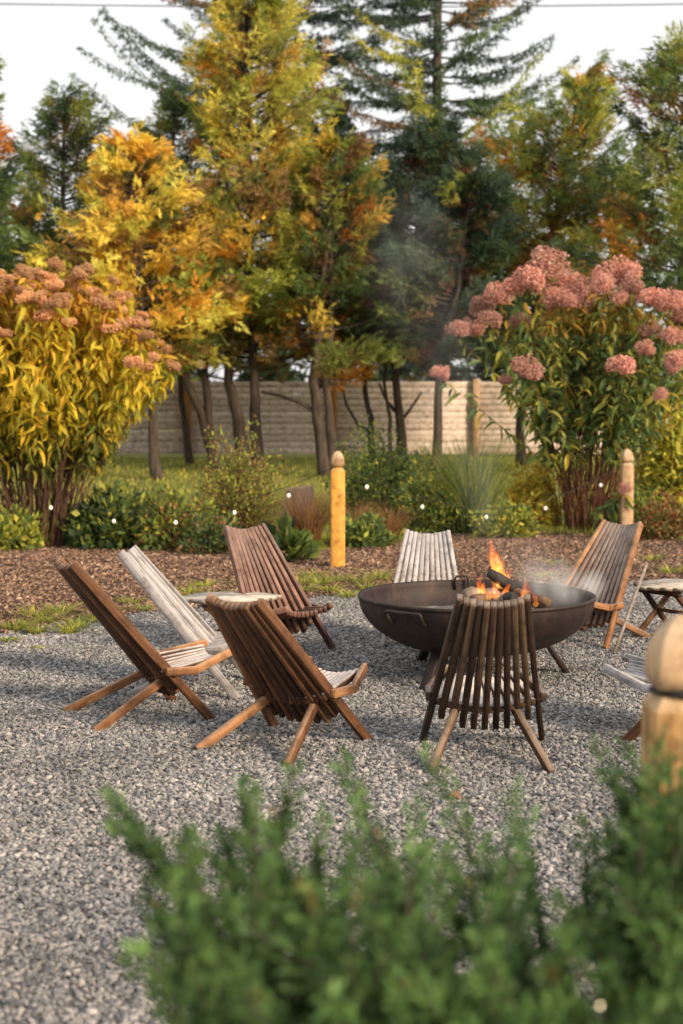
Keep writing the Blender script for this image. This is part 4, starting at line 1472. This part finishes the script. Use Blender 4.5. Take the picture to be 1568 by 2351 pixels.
# right shrub
RC = np.array([3.38, 19.45, terr(3.38, 19.45)])
hp = [(1258, 615, 60), (1212, 650, 46), (1305, 655, 46), (1245, 655, 42), (1398, 640, 46), (1432, 625, 46), (1382, 655, 36), (1142, 682, 40), (1108, 712, 40), (1050, 765, 34), (1086, 755, 38), (1122, 738, 34), (1010, 857, 30),
      (1210, 848, 46), (1160, 872, 20), (1424, 846, 40), (1500, 698, 44), (1542, 690, 40), (1494, 762, 36), (1462, 690, 34), (1336, 668, 40), (1352, 705, 30), (1275, 690, 36), (1548, 772, 34), (1552, 832, 36), (1516, 908, 22),
      (1436, 1126, 22), (1482, 800, 28), (1570, 720, 44), (1600, 780, 44), (1195, 740, 30), (1310, 690, 34), (1420, 690, 30), (1180, 665, 34), (1285, 640, 40), (1450, 660, 36)]
rstems, rheads = [], []
for (px, py, rp) in hp:
    Y = 19.45 + (rng.uniform(-1.65, -1.4) if py > 790 else rng.uniform(-1.2, 0.0))
    p = np.array(W(px, py, Y))
    a = rng.random() * 6.283
    q = 0.36 * rng.random() ** 0.5
    bp = RC + np.array([q * math.cos(a), q * math.sin(a), 0])
    rstems.append((bp, p - np.array([0, 0, 0.06]), True))
    rheads.append((p, rp * 1.0 / FPX * Y))
for k in range(105):
    a = rng.random() * 6.283
    q = 0.40 * rng.random() ** 0.5
    bp = RC + np.array([q * math.cos(a), q * math.sin(a), 0])
    ph = rng.uniform(0.0, 1.4)
    tip = RC + np.array([0.15, 0, 1.95]) + np.array([1.72 * math.cos(a) * math.cos(ph), 1.35 * math.sin(a) * math.cos(ph), 1.45 * math.sin(ph)]) * rng.uniform(0.75, 0.98)
    rstems.append((bp, tip, True))
for k in range(36):
    a = rng.random() * 6.283
    bp = RC + np.array([0.42 * math.cos(a), 0.4 * math.sin(a), 0])
    rstems.append((bp, bp + np.array([0.3 * math.cos(a), 0.3 * math.sin(a), rng.uniform(0.7, 1.3)]), False))
rh = [flower_head_mesh('flower_head', 1150, 1.0, [(0.88, 0.50, 0.43), (0.90, 0.60, 0.53), (0.80, 0.40, 0.35), (0.90, 0.56, 0.42), (0.62, 0.32, 0.25)], 0.05) for _ in range(4)]


def rramp(t, p):
    xr = p[0] - RC[0]
    if p[2] > 2.7: c = [(0.34, 0.30, 0.05), (0.25, 0.25, 0.05), (0.50, 0.30, 0.06), (0.18, 0.20, 0.04)]
    elif xr > 0.9 and p[2] < 1.9: c = [(0.45, 0.36, 0.04), (0.34, 0.30, 0.04), (0.2, 0.22, 0.04)]
    else: c = [(0.12, 0.195, 0.065), (0.17, 0.235, 0.065), (0.26, 0.30, 0.07), (0.09, 0.16, 0.06), (0.42, 0.38, 0.07)]
    return np.array(c[rng.integers(len(c))])


M['leaf_green'] = leaf_mat('green_leaves', [(0.0, (0.085, 0.16, 0.06)), (0.4, (0.15, 0.23, 0.065)), (0.7, (0.31, 0.33, 0.075)), (0.93, (0.28, 0.25, 0.045)), (1.0, (0.5, 0.38, 0.05))], trans=0.42, rough=0.4)
big_shrub('perennial_shrub', 'large shrub with pink dome flower heads, green leaves and reddish stems', RC, rstems, 0.45, 30, (0.11, 0.25), (0.036, 0.066), 0.7, rramp, M['leaf_green'], rheads, rh, 0.2, M['stem_red'], hang=0.55, stem_r=0.0085)


# ------------------------------------------------------------------ smaller plants
def leafy_bush(name, label, cat, loc, rad, n, leaf, wts, droop=0.0, twigs=40, group=None, z0=0.25, shell=0.55, mat='leafcol'):
    loc = Vector(loc)
    root = thing(name, loc, label, cat, group)
    d = rand_dirs(n)
    d[:, 2] = np.abs(d[:, 2] + 0.15)
    rr = shell + (1.06 - shell) * rng.random(n) ** 0.7
    lump = np.array([0.82 + 0.36 * mnoise.noise(Vector(q * 2.2) + loc) for q in d])
    P = d * rr[:, None] * lump[:, None] * np.array(rad)
    P[:, 2] = np.maximum(P[:, 2] + z0 * 0.1, 0.03)
    D = d * 0.8 + 0.7 * rng.normal(size=(n, 3)) + np.array([0, 0, 0.25 - droop])
    C = np.array([pick(wts) * rng.uniform(0.7, 1.3) for _ in range(n)])
    V, T, Cc = leaves_np(P, D, rng.normal(size=(n, 3)) + np.array([0, 0, 1.0]), rng.uniform(leaf[0] * .7, leaf[0] * 1.3, n), rng.uniform(leaf[1] * .7, leaf[1] * 1.3, n), np.clip(C, 0, 0.9), 0.2)
    link('foliage', np_mesh('foliage', V, T, Cc), root, M[mat])
    mb = MB()
    for k in range(twigs):
        q = P[rng.integers(n)] * rng.uniform(0.85, 1.08)
        b = np.array([q[0] * 0.15, q[1] * 0.15, -0.03])
        mid = b * 0.5 + q * 0.5 + np.array([0, 0, 0.08 * rad[2]])
        mb.tube([tuple(b), tuple(mid), tuple(q)], [0.008, 0.006, 0.003], 4, cap=False)
    link('twigs', mb.mesh('twigs'), root, M['stem'])['kind'] = 'stuff'
    return root


def grass_clump(name, label, loc, h, spread, n, wts, wd=0.012, cat='grass', group=None, arch=0.6):
    loc = Vector(loc)
    root = thing(name, loc, label, cat, group)
    Vs, Qs, Cs = [], [], []
    for i in range(n):
        a = rng.random() * 6.283
        q = rng.random() ** 0.6
        b = np.array([0.25 * spread * q * math.cos(a), 0.25 * spread * q * math.sin(a), -0.01])
        out = np.array([math.cos(a + rng.normal(0, .5)), math.sin(a + rng.normal(0, .5)), 0])
        hh = h * rng.uniform(0.55, 1.1)
        ln = spread * rng.uniform(0.2, 1.0)
        side = np.array([-out[1], out[0], 0])
        c = pick(wts) * rng.uniform(0.7, 1.3)
        base = len(Vs)
        for k in range(4):
            t = k / 3
            p = b + out * ln * t ** 1.7 + np.array([0, 0, hh * (t - arch * 0.45 * t ** 3)])
            ww = wd * (1 - 0.85 * t)
            Vs += [p - side * ww / 2, p + side * ww / 2]
            Cs += [c, c]
        for k in range(3):
            Qs.append((base + 2 * k, base + 2 * k + 1, base + 2 * k + 3, base + 2 * k + 2))
    link('blades', np_mesh('blades', np.array(Vs), np.array(Qs), np.clip(np.array(Cs), 0, .9)), root, M['leafcol'])['kind'] = 'stuff'
    return root


def gp(px, py):
    return Gd(px, py)


leafy_bush('twiggy_bush', 'rounded twiggy olive brown bush behind the reddish brown chair', 'bush', gp(545, 1252), (0.60, 0.55, 1.40), 5200, (0.06, 0.026), {'ygreen': 3, 'green': 3, 'brown': 3}, twigs=170)
leafy_bush('low_bush', 'low dark green leafy plant beside the yellow shrub stems', 'plant', gp(255, 1258), (0.62, 0.5, 0.62), 1500, (0.13, 0.085), {'dark': 3, 'green': 4, 'ygreen': 1}, twigs=30)
leafy_bush('low_bush', 'low green and brown leafy plant left of the twiggy bush', 'plant', gp(405, 1262), (0.55, 0.5, 0.60), 1900, (0.09, 0.05), {'green': 4, 'ygreen': 2, 'brown': 1.5}, twigs=50)
leafy_bush('low_bush', 'low dark olive plant at the mulch edge below the twiggy bush', 'plant', gp(490, 1272), (0.42, 0.4, 0.40), 1500, (0.07, 0.04), {'green': 3, 'dark': 3, 'brown': 2}, twigs=40)
leafy_bush('low_bush', 'low leafy green plant in front of the trunk behind the yellow shrub', 'plant', gp(330, 1215), (0.8, 0.5, 0.45), 1700, (0.10, 0.06), {'green': 4, 'ygreen': 1.5, 'dark': 2}, twigs=20)
leafy_bush('arching_shrub', 'dense arching green shrub right of the golden post', 'shrub', gp(870, 1200), (0.85, 0.6, 1.30), 5200, (0.08, 0.032), {'green': 5, 'dark': 3, 'ygreen': 1.3}, droop=0.5, twigs=60)
leafy_bush('arching_shrub', 'small green shrub left of the tall grass behind the grey chair', 'shrub', gp(985, 1222), (0.62, 0.5, 0.95), 3000, (0.08, 0.035), {'green': 5, 'dark': 2, 'ygreen': 1.6, 'gold': .4}, droop=0.3, twigs=50)
leafy_bush('yellow_bush', 'bright yellow leafy bush left of the pink shrub stems', 'bush', gp(1222, 1215), (0.42, 0.4, 1.02), 1500, (0.11, 0.05), {'yellow': 5, 'gold': 2, 'ygreen': 2}, droop=0.5, twigs=40)
leafy_bush('willowy_bush', 'tall yellow green willowy bush right of the pink shrub', 'bush', gp(1545, 1205), (0.75, 0.6, 1.95), 4200, (0.16, 0.05), {'yellow': 4, 'ygreen': 4, 'green': 2}, droop=0.8, twigs=80)
leafy_bush('low_bush', 'low brownish plant under the willowy bush', 'plant', gp(1535, 1240), (0.5, 0.45, 0.55), 1700, (0.07, 0.035), {'brown': 4, 'green': 2, 'red': 0.6}, twigs=60)
leafy_bush('low_bush', 'low green plant between the pale post and the willowy bush', 'plant', gp(1470, 1226), (0.45, 0.4, 0.6), 1400, (0.09, 0.045), {'green': 4, 'ygreen': 2, 'dark': 1}, twigs=30)
leafy_bush('low_bush', 'low yellow green plant in front of the yellow bush', 'plant', gp(1160, 1236), (0.5, 0.35, 0.4), 1300, (0.09, 0.045), {'green': 3, 'ygreen': 3, 'yellow': 1}, twigs=20)
leafy_bush('low_bush', 'low green plant beside the shorter dry grass clump', 'plant', gp(830, 1258), (0.42, 0.35, 0.34), 1100, (0.10, 0.05), {'green': 4, 'dark': 2, 'ygreen': 1}, twigs=20)
leafy_bush('low_bush', 'low green plant beside the yellow shrub at the end of the mulch', 'plant', gp(20, 1262), (0.5, 0.4, 0.45), 1200, (0.11, 0.06), {'green': 3, 'ygreen': 3, 'yellow': 1}, twigs=20)
leafy_bush('leafy_plant', 'broad leaved green plant at the mulch edge left of the golden post', 'plant', gp(668, 1290), (0.26, 0.24, 0.30), 130, (0.20, 0.13), {'green': 5, 'dark': 1, 'ygreen': 1}, twigs=14)
DRY = {'brown': 4, 'red': 0.6}
grass_clump('dry_grass', 'taller clump of dry brown ornamental grass left of the golden post', gp(705, 1258), 0.95, 0.55, 420, DRY, 0.012, 'grass', 'dry ornamental grasses')
grass_clump('dry_grass', 'shorter dry brown grass clump right of the golden post', gp(890, 1245), 0.62, 0.5, 330, DRY, 0.012, 'grass', 'dry ornamental grasses')
grass_clump('dry_grass', 'smallest dry grass clump beside the low dark olive plant', gp(620, 1262), 0.5, 0.4, 200, {'brown': 3, 'green': 1}, 0.010, 'grass', 'dry ornamental grasses')
grass_clump('dry_grass', 'loose dry tan grass clump right beside the golden post', gp(812, 1240), 0.7, 0.5, 300, {'brown': 4, 'ygreen': 0.5}, 0.012, 'grass', 'dry ornamental grasses')
grass_clump('dry_grass', 'dry brown grass clump in front of the twiggy bush', gp(590, 1245), 0.75, 0.5, 260, {'brown': 4, 'green': 0.6}, 0.012, 'grass', 'dry ornamental grasses')
grass_clump('tall_grass', 'tall green grass clump behind the smoke', gp(1085, 1225), 1.55, 0.9, 620, {'green': 4, 'ygreen': 2, 'dark': 2}, 0.013, 'grass', None, 0.35)
for k, (px, py, h) in enumerate([(60, 1442, .10), (110, 1432, .12), (180, 1440, .10), (20, 1475, .06), (75, 1420, .13), (140, 1415, .14), (160, 1455, .11), (85, 1455, .10), (215, 1428, .10), (30, 1450, .11), (250, 1415, .09), (330, 1405, .09), (430, 1370, .14), (470, 1352, .12), (690, 1345, .16), (760, 1362, .12), (830, 1345, .15), (870, 1335, .16), (720, 1330, .14), (800, 1372, .10), (1540, 1320, .15), (700, 1362, .12), (735, 1348, .14), (775, 1338, .13), (845, 1358, .11), (655, 1372, .09), (905, 1340, .1), (600, 1330, .09), (380, 1385, .11), (300, 1390, .1), (560, 1345, .1), (1500, 1290, .12), (1270, 1300, .1), (490, 1375, .1), (1250, 1330, .10), (90, 1495, .05)]):
    g = gp(px, py)
    grass_clump('grass_tuft', 'small tuft of yellow green grass at the gravel edge', g, h * 1.25, h * 2.1, 90, {'ygreen': 4, 'green': 3, 'yellow': 1.2}, 0.012, 'grass', 'grass tufts along the gravel edge', 0.9)

# grass verge where the mulch meets the planting, and blades on the lawn: too many to count
def blades(name, label, n, fn, hgt, wts, wd):
    P, D, C = [], [], []
    for i in range(n):
        x, y = fn()
        P.append((x, y, terr(x, y) - 0.01))
        D.append((rng.normal(0, .35), rng.normal(0, .35), 1))
        C.append(pick(wts) * rng.uniform(.75, 1.25))
    V, T, Cc = leaves_np(P, D, rng.normal(size=(n, 3)), rng.uniform(hgt * .5, hgt * 1.2, n), np.full(n, wd), C, 0.1, 0.3)
    o = link(name, np_mesh(name, V, T, Cc), None, M['leafcol'])
    tag(o, label, 'grass', None, 'stuff')


def verge():
    x = rng.uniform(-5, 6)
    y = 17.9 + 0.3 * math.sin(x * 1.1) + (1.3 if x > 0.8 else 0) + rng.normal(0.1, 0.28)
    return x, y


blades('verge_grass', 'short yellow green grass verge along the far mulch edge', 9000, verge, 0.13, {'ygreen': 4, 'green': 4, 'yellow': 0.8}, 0.016)
blades('lawn_grass', 'short lawn grass between the planting and the board fence', 26000, lambda: (rng.uniform(-8, 7), rng.uniform(19.5, 33.5)), 0.09, {'green': 3, 'ygreen': 4, 'brown': 0.8, 'yellow': .6}, 0.022)

# stump
sg = gp(686, 1185)
V, T = [], []
nS = 20
prof = [(0.30, -0.05), (0.25, 0.06), (0.215, 0.22), (0.21, 0.42), (0.20, 0.44)]
Vv = []
for (r, z) in prof:
    for k in range(nS):
        a = 2 * math.pi * k / nS
        rr = r * (1 + 0.09 * math.sin(3 * a + 1) + 0.05 * math.sin(7 * a))
        Vv.append((rr * math.cos(a), rr * math.sin(a), z + (0.03 * math.cos(a) if z > 0.3 else 0)))
Qq = [(i * nS + k, i * nS + (k + 1) % nS, (i + 1) * nS + (k + 1) % nS, (i + 1) * nS + k) for i in range(len(prof) - 1) for k in range(nS)]
Vv.append((0, 0, 0.44))
Tt = [(len(prof) * nS - nS + k, len(prof) * nS - nS + (k + 1) % nS, len(Vv) - 1) for k in range(nS)]
so = link('tree_stump', np_mesh('tree_stump', Vv, [np.array(Qq), np.array(Tt)]), None, M['stump'])
so.location = sg
tag(so, 'sawn pale tree stump in the planting left of the golden post', 'stump')

# overhead wire
wp = [W(-200 + 2000 * k / 20, 6 + 10 * math.sin(math.pi * k / 20) - 0.002 * k, 52) for k in range(21)]
tag(link('overhead_wire', MB().tube(wp, 0.02, 5).mesh('overhead_wire', True), None, M['cable']), 'thin dark utility wire crossing the sky behind the trees', 'wire')

# red leaf
lf = gp(1045, 1845)
Vl, Tl = [], []
out_l = [(0, 0), (.30, .05), (.22, .2), (.55, .3), (.36, .45), (.5, .75), (.2, .68), (0, 1.05), (-.2, .68), (-.5, .75), (-.36, .45), (-.55, .3), (-.22, .2), (-.30, .05)]
for (x_, y_) in out_l:
    Vl.append((x_ * 0.06, (y_ - 0.4) * 0.06, 0.008 + 0.028 * abs(x_) ** 1.3 + 0.012 * math.sin(3 * y_)))
Vl.append((0, 0.006, 0.006))
Tl = [(k, (k + 1) % 14, 14) for k in range(14)]
m_leaf = leaf_mat('red_leaf', [(0, (0.42, 0.17, 0.15)), (1, (0.44, 0.18, 0.16))], 0.3)
lo_ = link('fallen_leaf', np_mesh('fallen_leaf', Vl, np.array(Tl)), None, m_leaf)
lo_.location = lf + Vector((0, 0, 0.016))
lo_.rotation_euler = (0.25, -0.15, 1.2)
tag(lo_, 'curled reddish leaf lying on the gravel before the dark chair', 'leaf')

# ------------------------------------------------------------------ foreground juniper
def juniper(name, label, base, tips, plume_len):
    base = np.array(base, float)
    root = thing(name, Vector(base), label, 'shrub', 'junipers in the foreground')
    P, D, LL, CC = [], [], [], []
    mb = MB()

    def needles(q0, d, ln, m, c, k=1.0):
        t = (np.arange(m) + rng.random(m)) / m
        P.append(q0 + d * ln * t[:, None])
        D.append(d * 0.95 + 0.42 * rng.normal(size=(m, 3)))
        LL.append(rng.uniform(0.014, 0.030, m) * k)
        CC.append(c * rng.uniform(.7, 1.35, (m, 1)))
    G0, G1 = np.array([0.026, 0.062, 0.026]), np.array([0.13, 0.235, 0.065])
    for (tip, nsub) in tips:
        tip = np.array(tip, float)
        s0 = base + np.array([rng.normal(0, .14), rng.normal(0, .14), 0.0])
        d0 = tip - s0
        pts = []
        for k in range(9):
            t = k / 8
            p = s0 + d0 * t
            p[2] = s0[2] + d0[2] * (t ** 0.5)
            pts.append(p + rng.normal(0, .008, 3))
        mb.tube([tuple(p - base) for p in pts], [0.010 * (1 - 0.8 * k / 8) for k in range(9)], 5, cap=False)
        hue = rng.random()
        for k in range(2, 8):
            seg = pts[k + 1] - pts[k]
            needles(pts[k], seg / np.linalg.norm(seg), np.linalg.norm(seg), 60, G0 * 0.6 + G1 * 0.4 * hue, 1.1)
        for s in range(nsub):
            t = 1.0 if s == 0 else rng.uniform(0.40, 0.86)
            i = min(7, int(t * 8)); f = t * 8 - i
            q0 = pts[i] * (1 - f) + pts[i + 1] * f
            tang = pts[i + 1] - pts[i]
            tang /= np.linalg.norm(tang)
            pd = tang + (0 if s == 0 else 0.45) * rng.normal(size=3) * np.array([1, 1, 0.6]) + np.array([0, 0, 0.06])
            pd /= np.linalg.norm(pd)
            pl = plume_len * rng.uniform(0.55, 1.1)
            if s == 0: q0 = q0 - pd * pl * 0.75
            sd_ = np.cross(pd, rand_dirs(1)[0])
            sd_ /= np.linalg.norm(sd_)
            sd2 = np.cross(pd, sd_)
            mb.tube([tuple(q0 - base), tuple(q0 + pd * pl * .5 - base), tuple(q0 + pd * pl - base)], [0.004, 0.003, 0.001], 4, cap=False)
            nbr = 24
            for b in range(nbr):
                tt = 0.04 + 0.96 * b / nbr
                a = b * 2.4 + rng.random()
                o_ = sd_ * math.cos(a) + sd2 * math.sin(a)
                bd = pd * 1.0 + o_ * rng.uniform(0.4, 0.75)
                bd /= np.linalg.norm(bd)
                bl = pl * (0.21 * (1 - tt) + 0.06) * rng.uniform(.7, 1.2)
                newg = np.clip(tt * 0.55 + hue * 0.45 + rng.normal(0, .15), 0, 1)
                c = G0 * (1 - newg) + G1 * newg
                if rng.random() < 0.012: c = np.array([0.22, 0.17, 0.05])
                needles(q0 + pd * pl * tt, bd, bl, max(6, int(bl / 0.0042)), c)
    P, D, LL, CC = np.concatenate(P), np.concatenate(D), np.concatenate(LL), np.concatenate(CC)
    V, T, C = leaves_np(P - base, D, rng.normal(size=P.shape), LL, LL * rng.uniform(0.24, 0.36, len(LL)), CC, 0.15)
    link('foliage', np_mesh('foliage', V, T, C), root, M['needle'])
    link('branches', mb.mesh('branches', True), root, M['bark'])['kind'] = 'stuff'
    return root


def jt(px, py, Y, n=5):
    return (tuple(W(px, py, Y)), n)


tips_a = [jt(285, 1880, 2.2, 2), jt(345, 1930, 2.15, 2), jt(430, 1980, 2.15, 3), jt(520, 1955, 2.3, 2), jt(610, 1995, 2.25, 3), jt(500, 2105, 2.0, 4), jt(705, 1960, 2.45, 2), jt(800, 1965, 2.5, 2), jt(850, 2045, 2.35, 3),
          jt(590, 2125, 2.05, 4), jt(660, 2115, 2.1, 4), jt(520, 2215, 1.85, 4), jt(590, 2225, 1.85, 4), jt(700, 2235, 1.9, 4), jt(530, 2335, 1.7, 5), jt(630, 2360, 1.7, 5), jt(730, 2360, 1.75, 5), jt(740, 2095, 2.25, 2), jt(570, 1865, 2.3, 1), jt(650, 1835, 2.2, 1)]
tips_b = [jt(900, 2040, 2.34, 3), jt(960, 2020, 2.34, 3), jt(1050, 2070, 2.21, 4), jt(880, 2150, 2.07, 4), jt(1150, 2010, 2.38, 3), jt(1210, 2000, 2.43, 3), jt(1110, 2170, 2.02, 4), jt(950, 2230, 1.89, 5), jt(1200, 2170, 2.07, 4),
          jt(860, 2280, 1.80, 5), jt(1030, 2310, 1.75, 5), jt(1150, 2310, 1.80, 5), jt(920, 2370, 1.62, 5), jt(1250, 2270, 1.89, 3), jt(1090, 2390, 1.62, 5), jt(1220, 2390, 1.67, 5), jt(800, 2390, 1.62, 5)]
tips_c = [jt(1430, 1850, 2.43, 3), jt(1475, 1800, 2.43, 3), jt(1510, 1850, 2.34, 4), jt(1570, 1880, 2.29, 5), jt(1430, 1960, 2.25, 4), jt(1510, 1980, 2.21, 5), jt(1590, 1990, 2.12, 5), jt(1410, 2070, 2.16, 4), jt(1480, 2090, 2.02, 5), jt(1560, 2120, 1.94, 5),
          jt(1400, 2170, 2.07, 3), jt(1430, 2230, 1.89, 3), jt(1550, 2260, 1.80, 5), jt(1470, 2340, 1.71, 5), jt(1340, 2350, 1.75, 5), jt(1570, 2380, 1.67, 5), jt(1420, 2390, 1.67, 5), jt(1600, 2180, 1.89, 5)]
juniper('juniper', 'spreading green juniper reaching out over the gravel with long feathery tips', (0.06, 1.95, 0.0), tips_a, 0.34)
juniper('juniper', 'feathery green juniper in the middle between the spreading juniper and the post', (0.28, 2.0, 0.0), tips_b, 0.33)
jc = juniper('juniper', 'dense green juniper crowding round the tan post', (0.56, 2.15, 0.0), tips_c, 0.32)
q0, q1 = W(1478, 2158, 2.25), W(1600, 2300, 2.35)
link('cut_branch', MB().tube([q0 - jc.location, q1 - jc.location], [0.012, 0.014], 8).mesh('cut_branch', True), jc, M['stump'])
m_, t_, p_, o_ = new_mat('lit_bulb')
p_.inputs['Emission Color'].default_value = (1.0, 0.75, 0.4, 1)
p_.inputs['Emission Strength'].default_value = 7.0
lb = bulb_me.copy()
lb.materials.clear()
lb.materials.append(m_)
lbulb = link('light_bulb', lb)
lbulb.location = W(1378, 2312, 1.62)
lbulb.scale = (0.035, 0.035, 0.035)
tag(lbulb, 'tiny lit warm bulb hanging among the juniper branches', 'bulb')
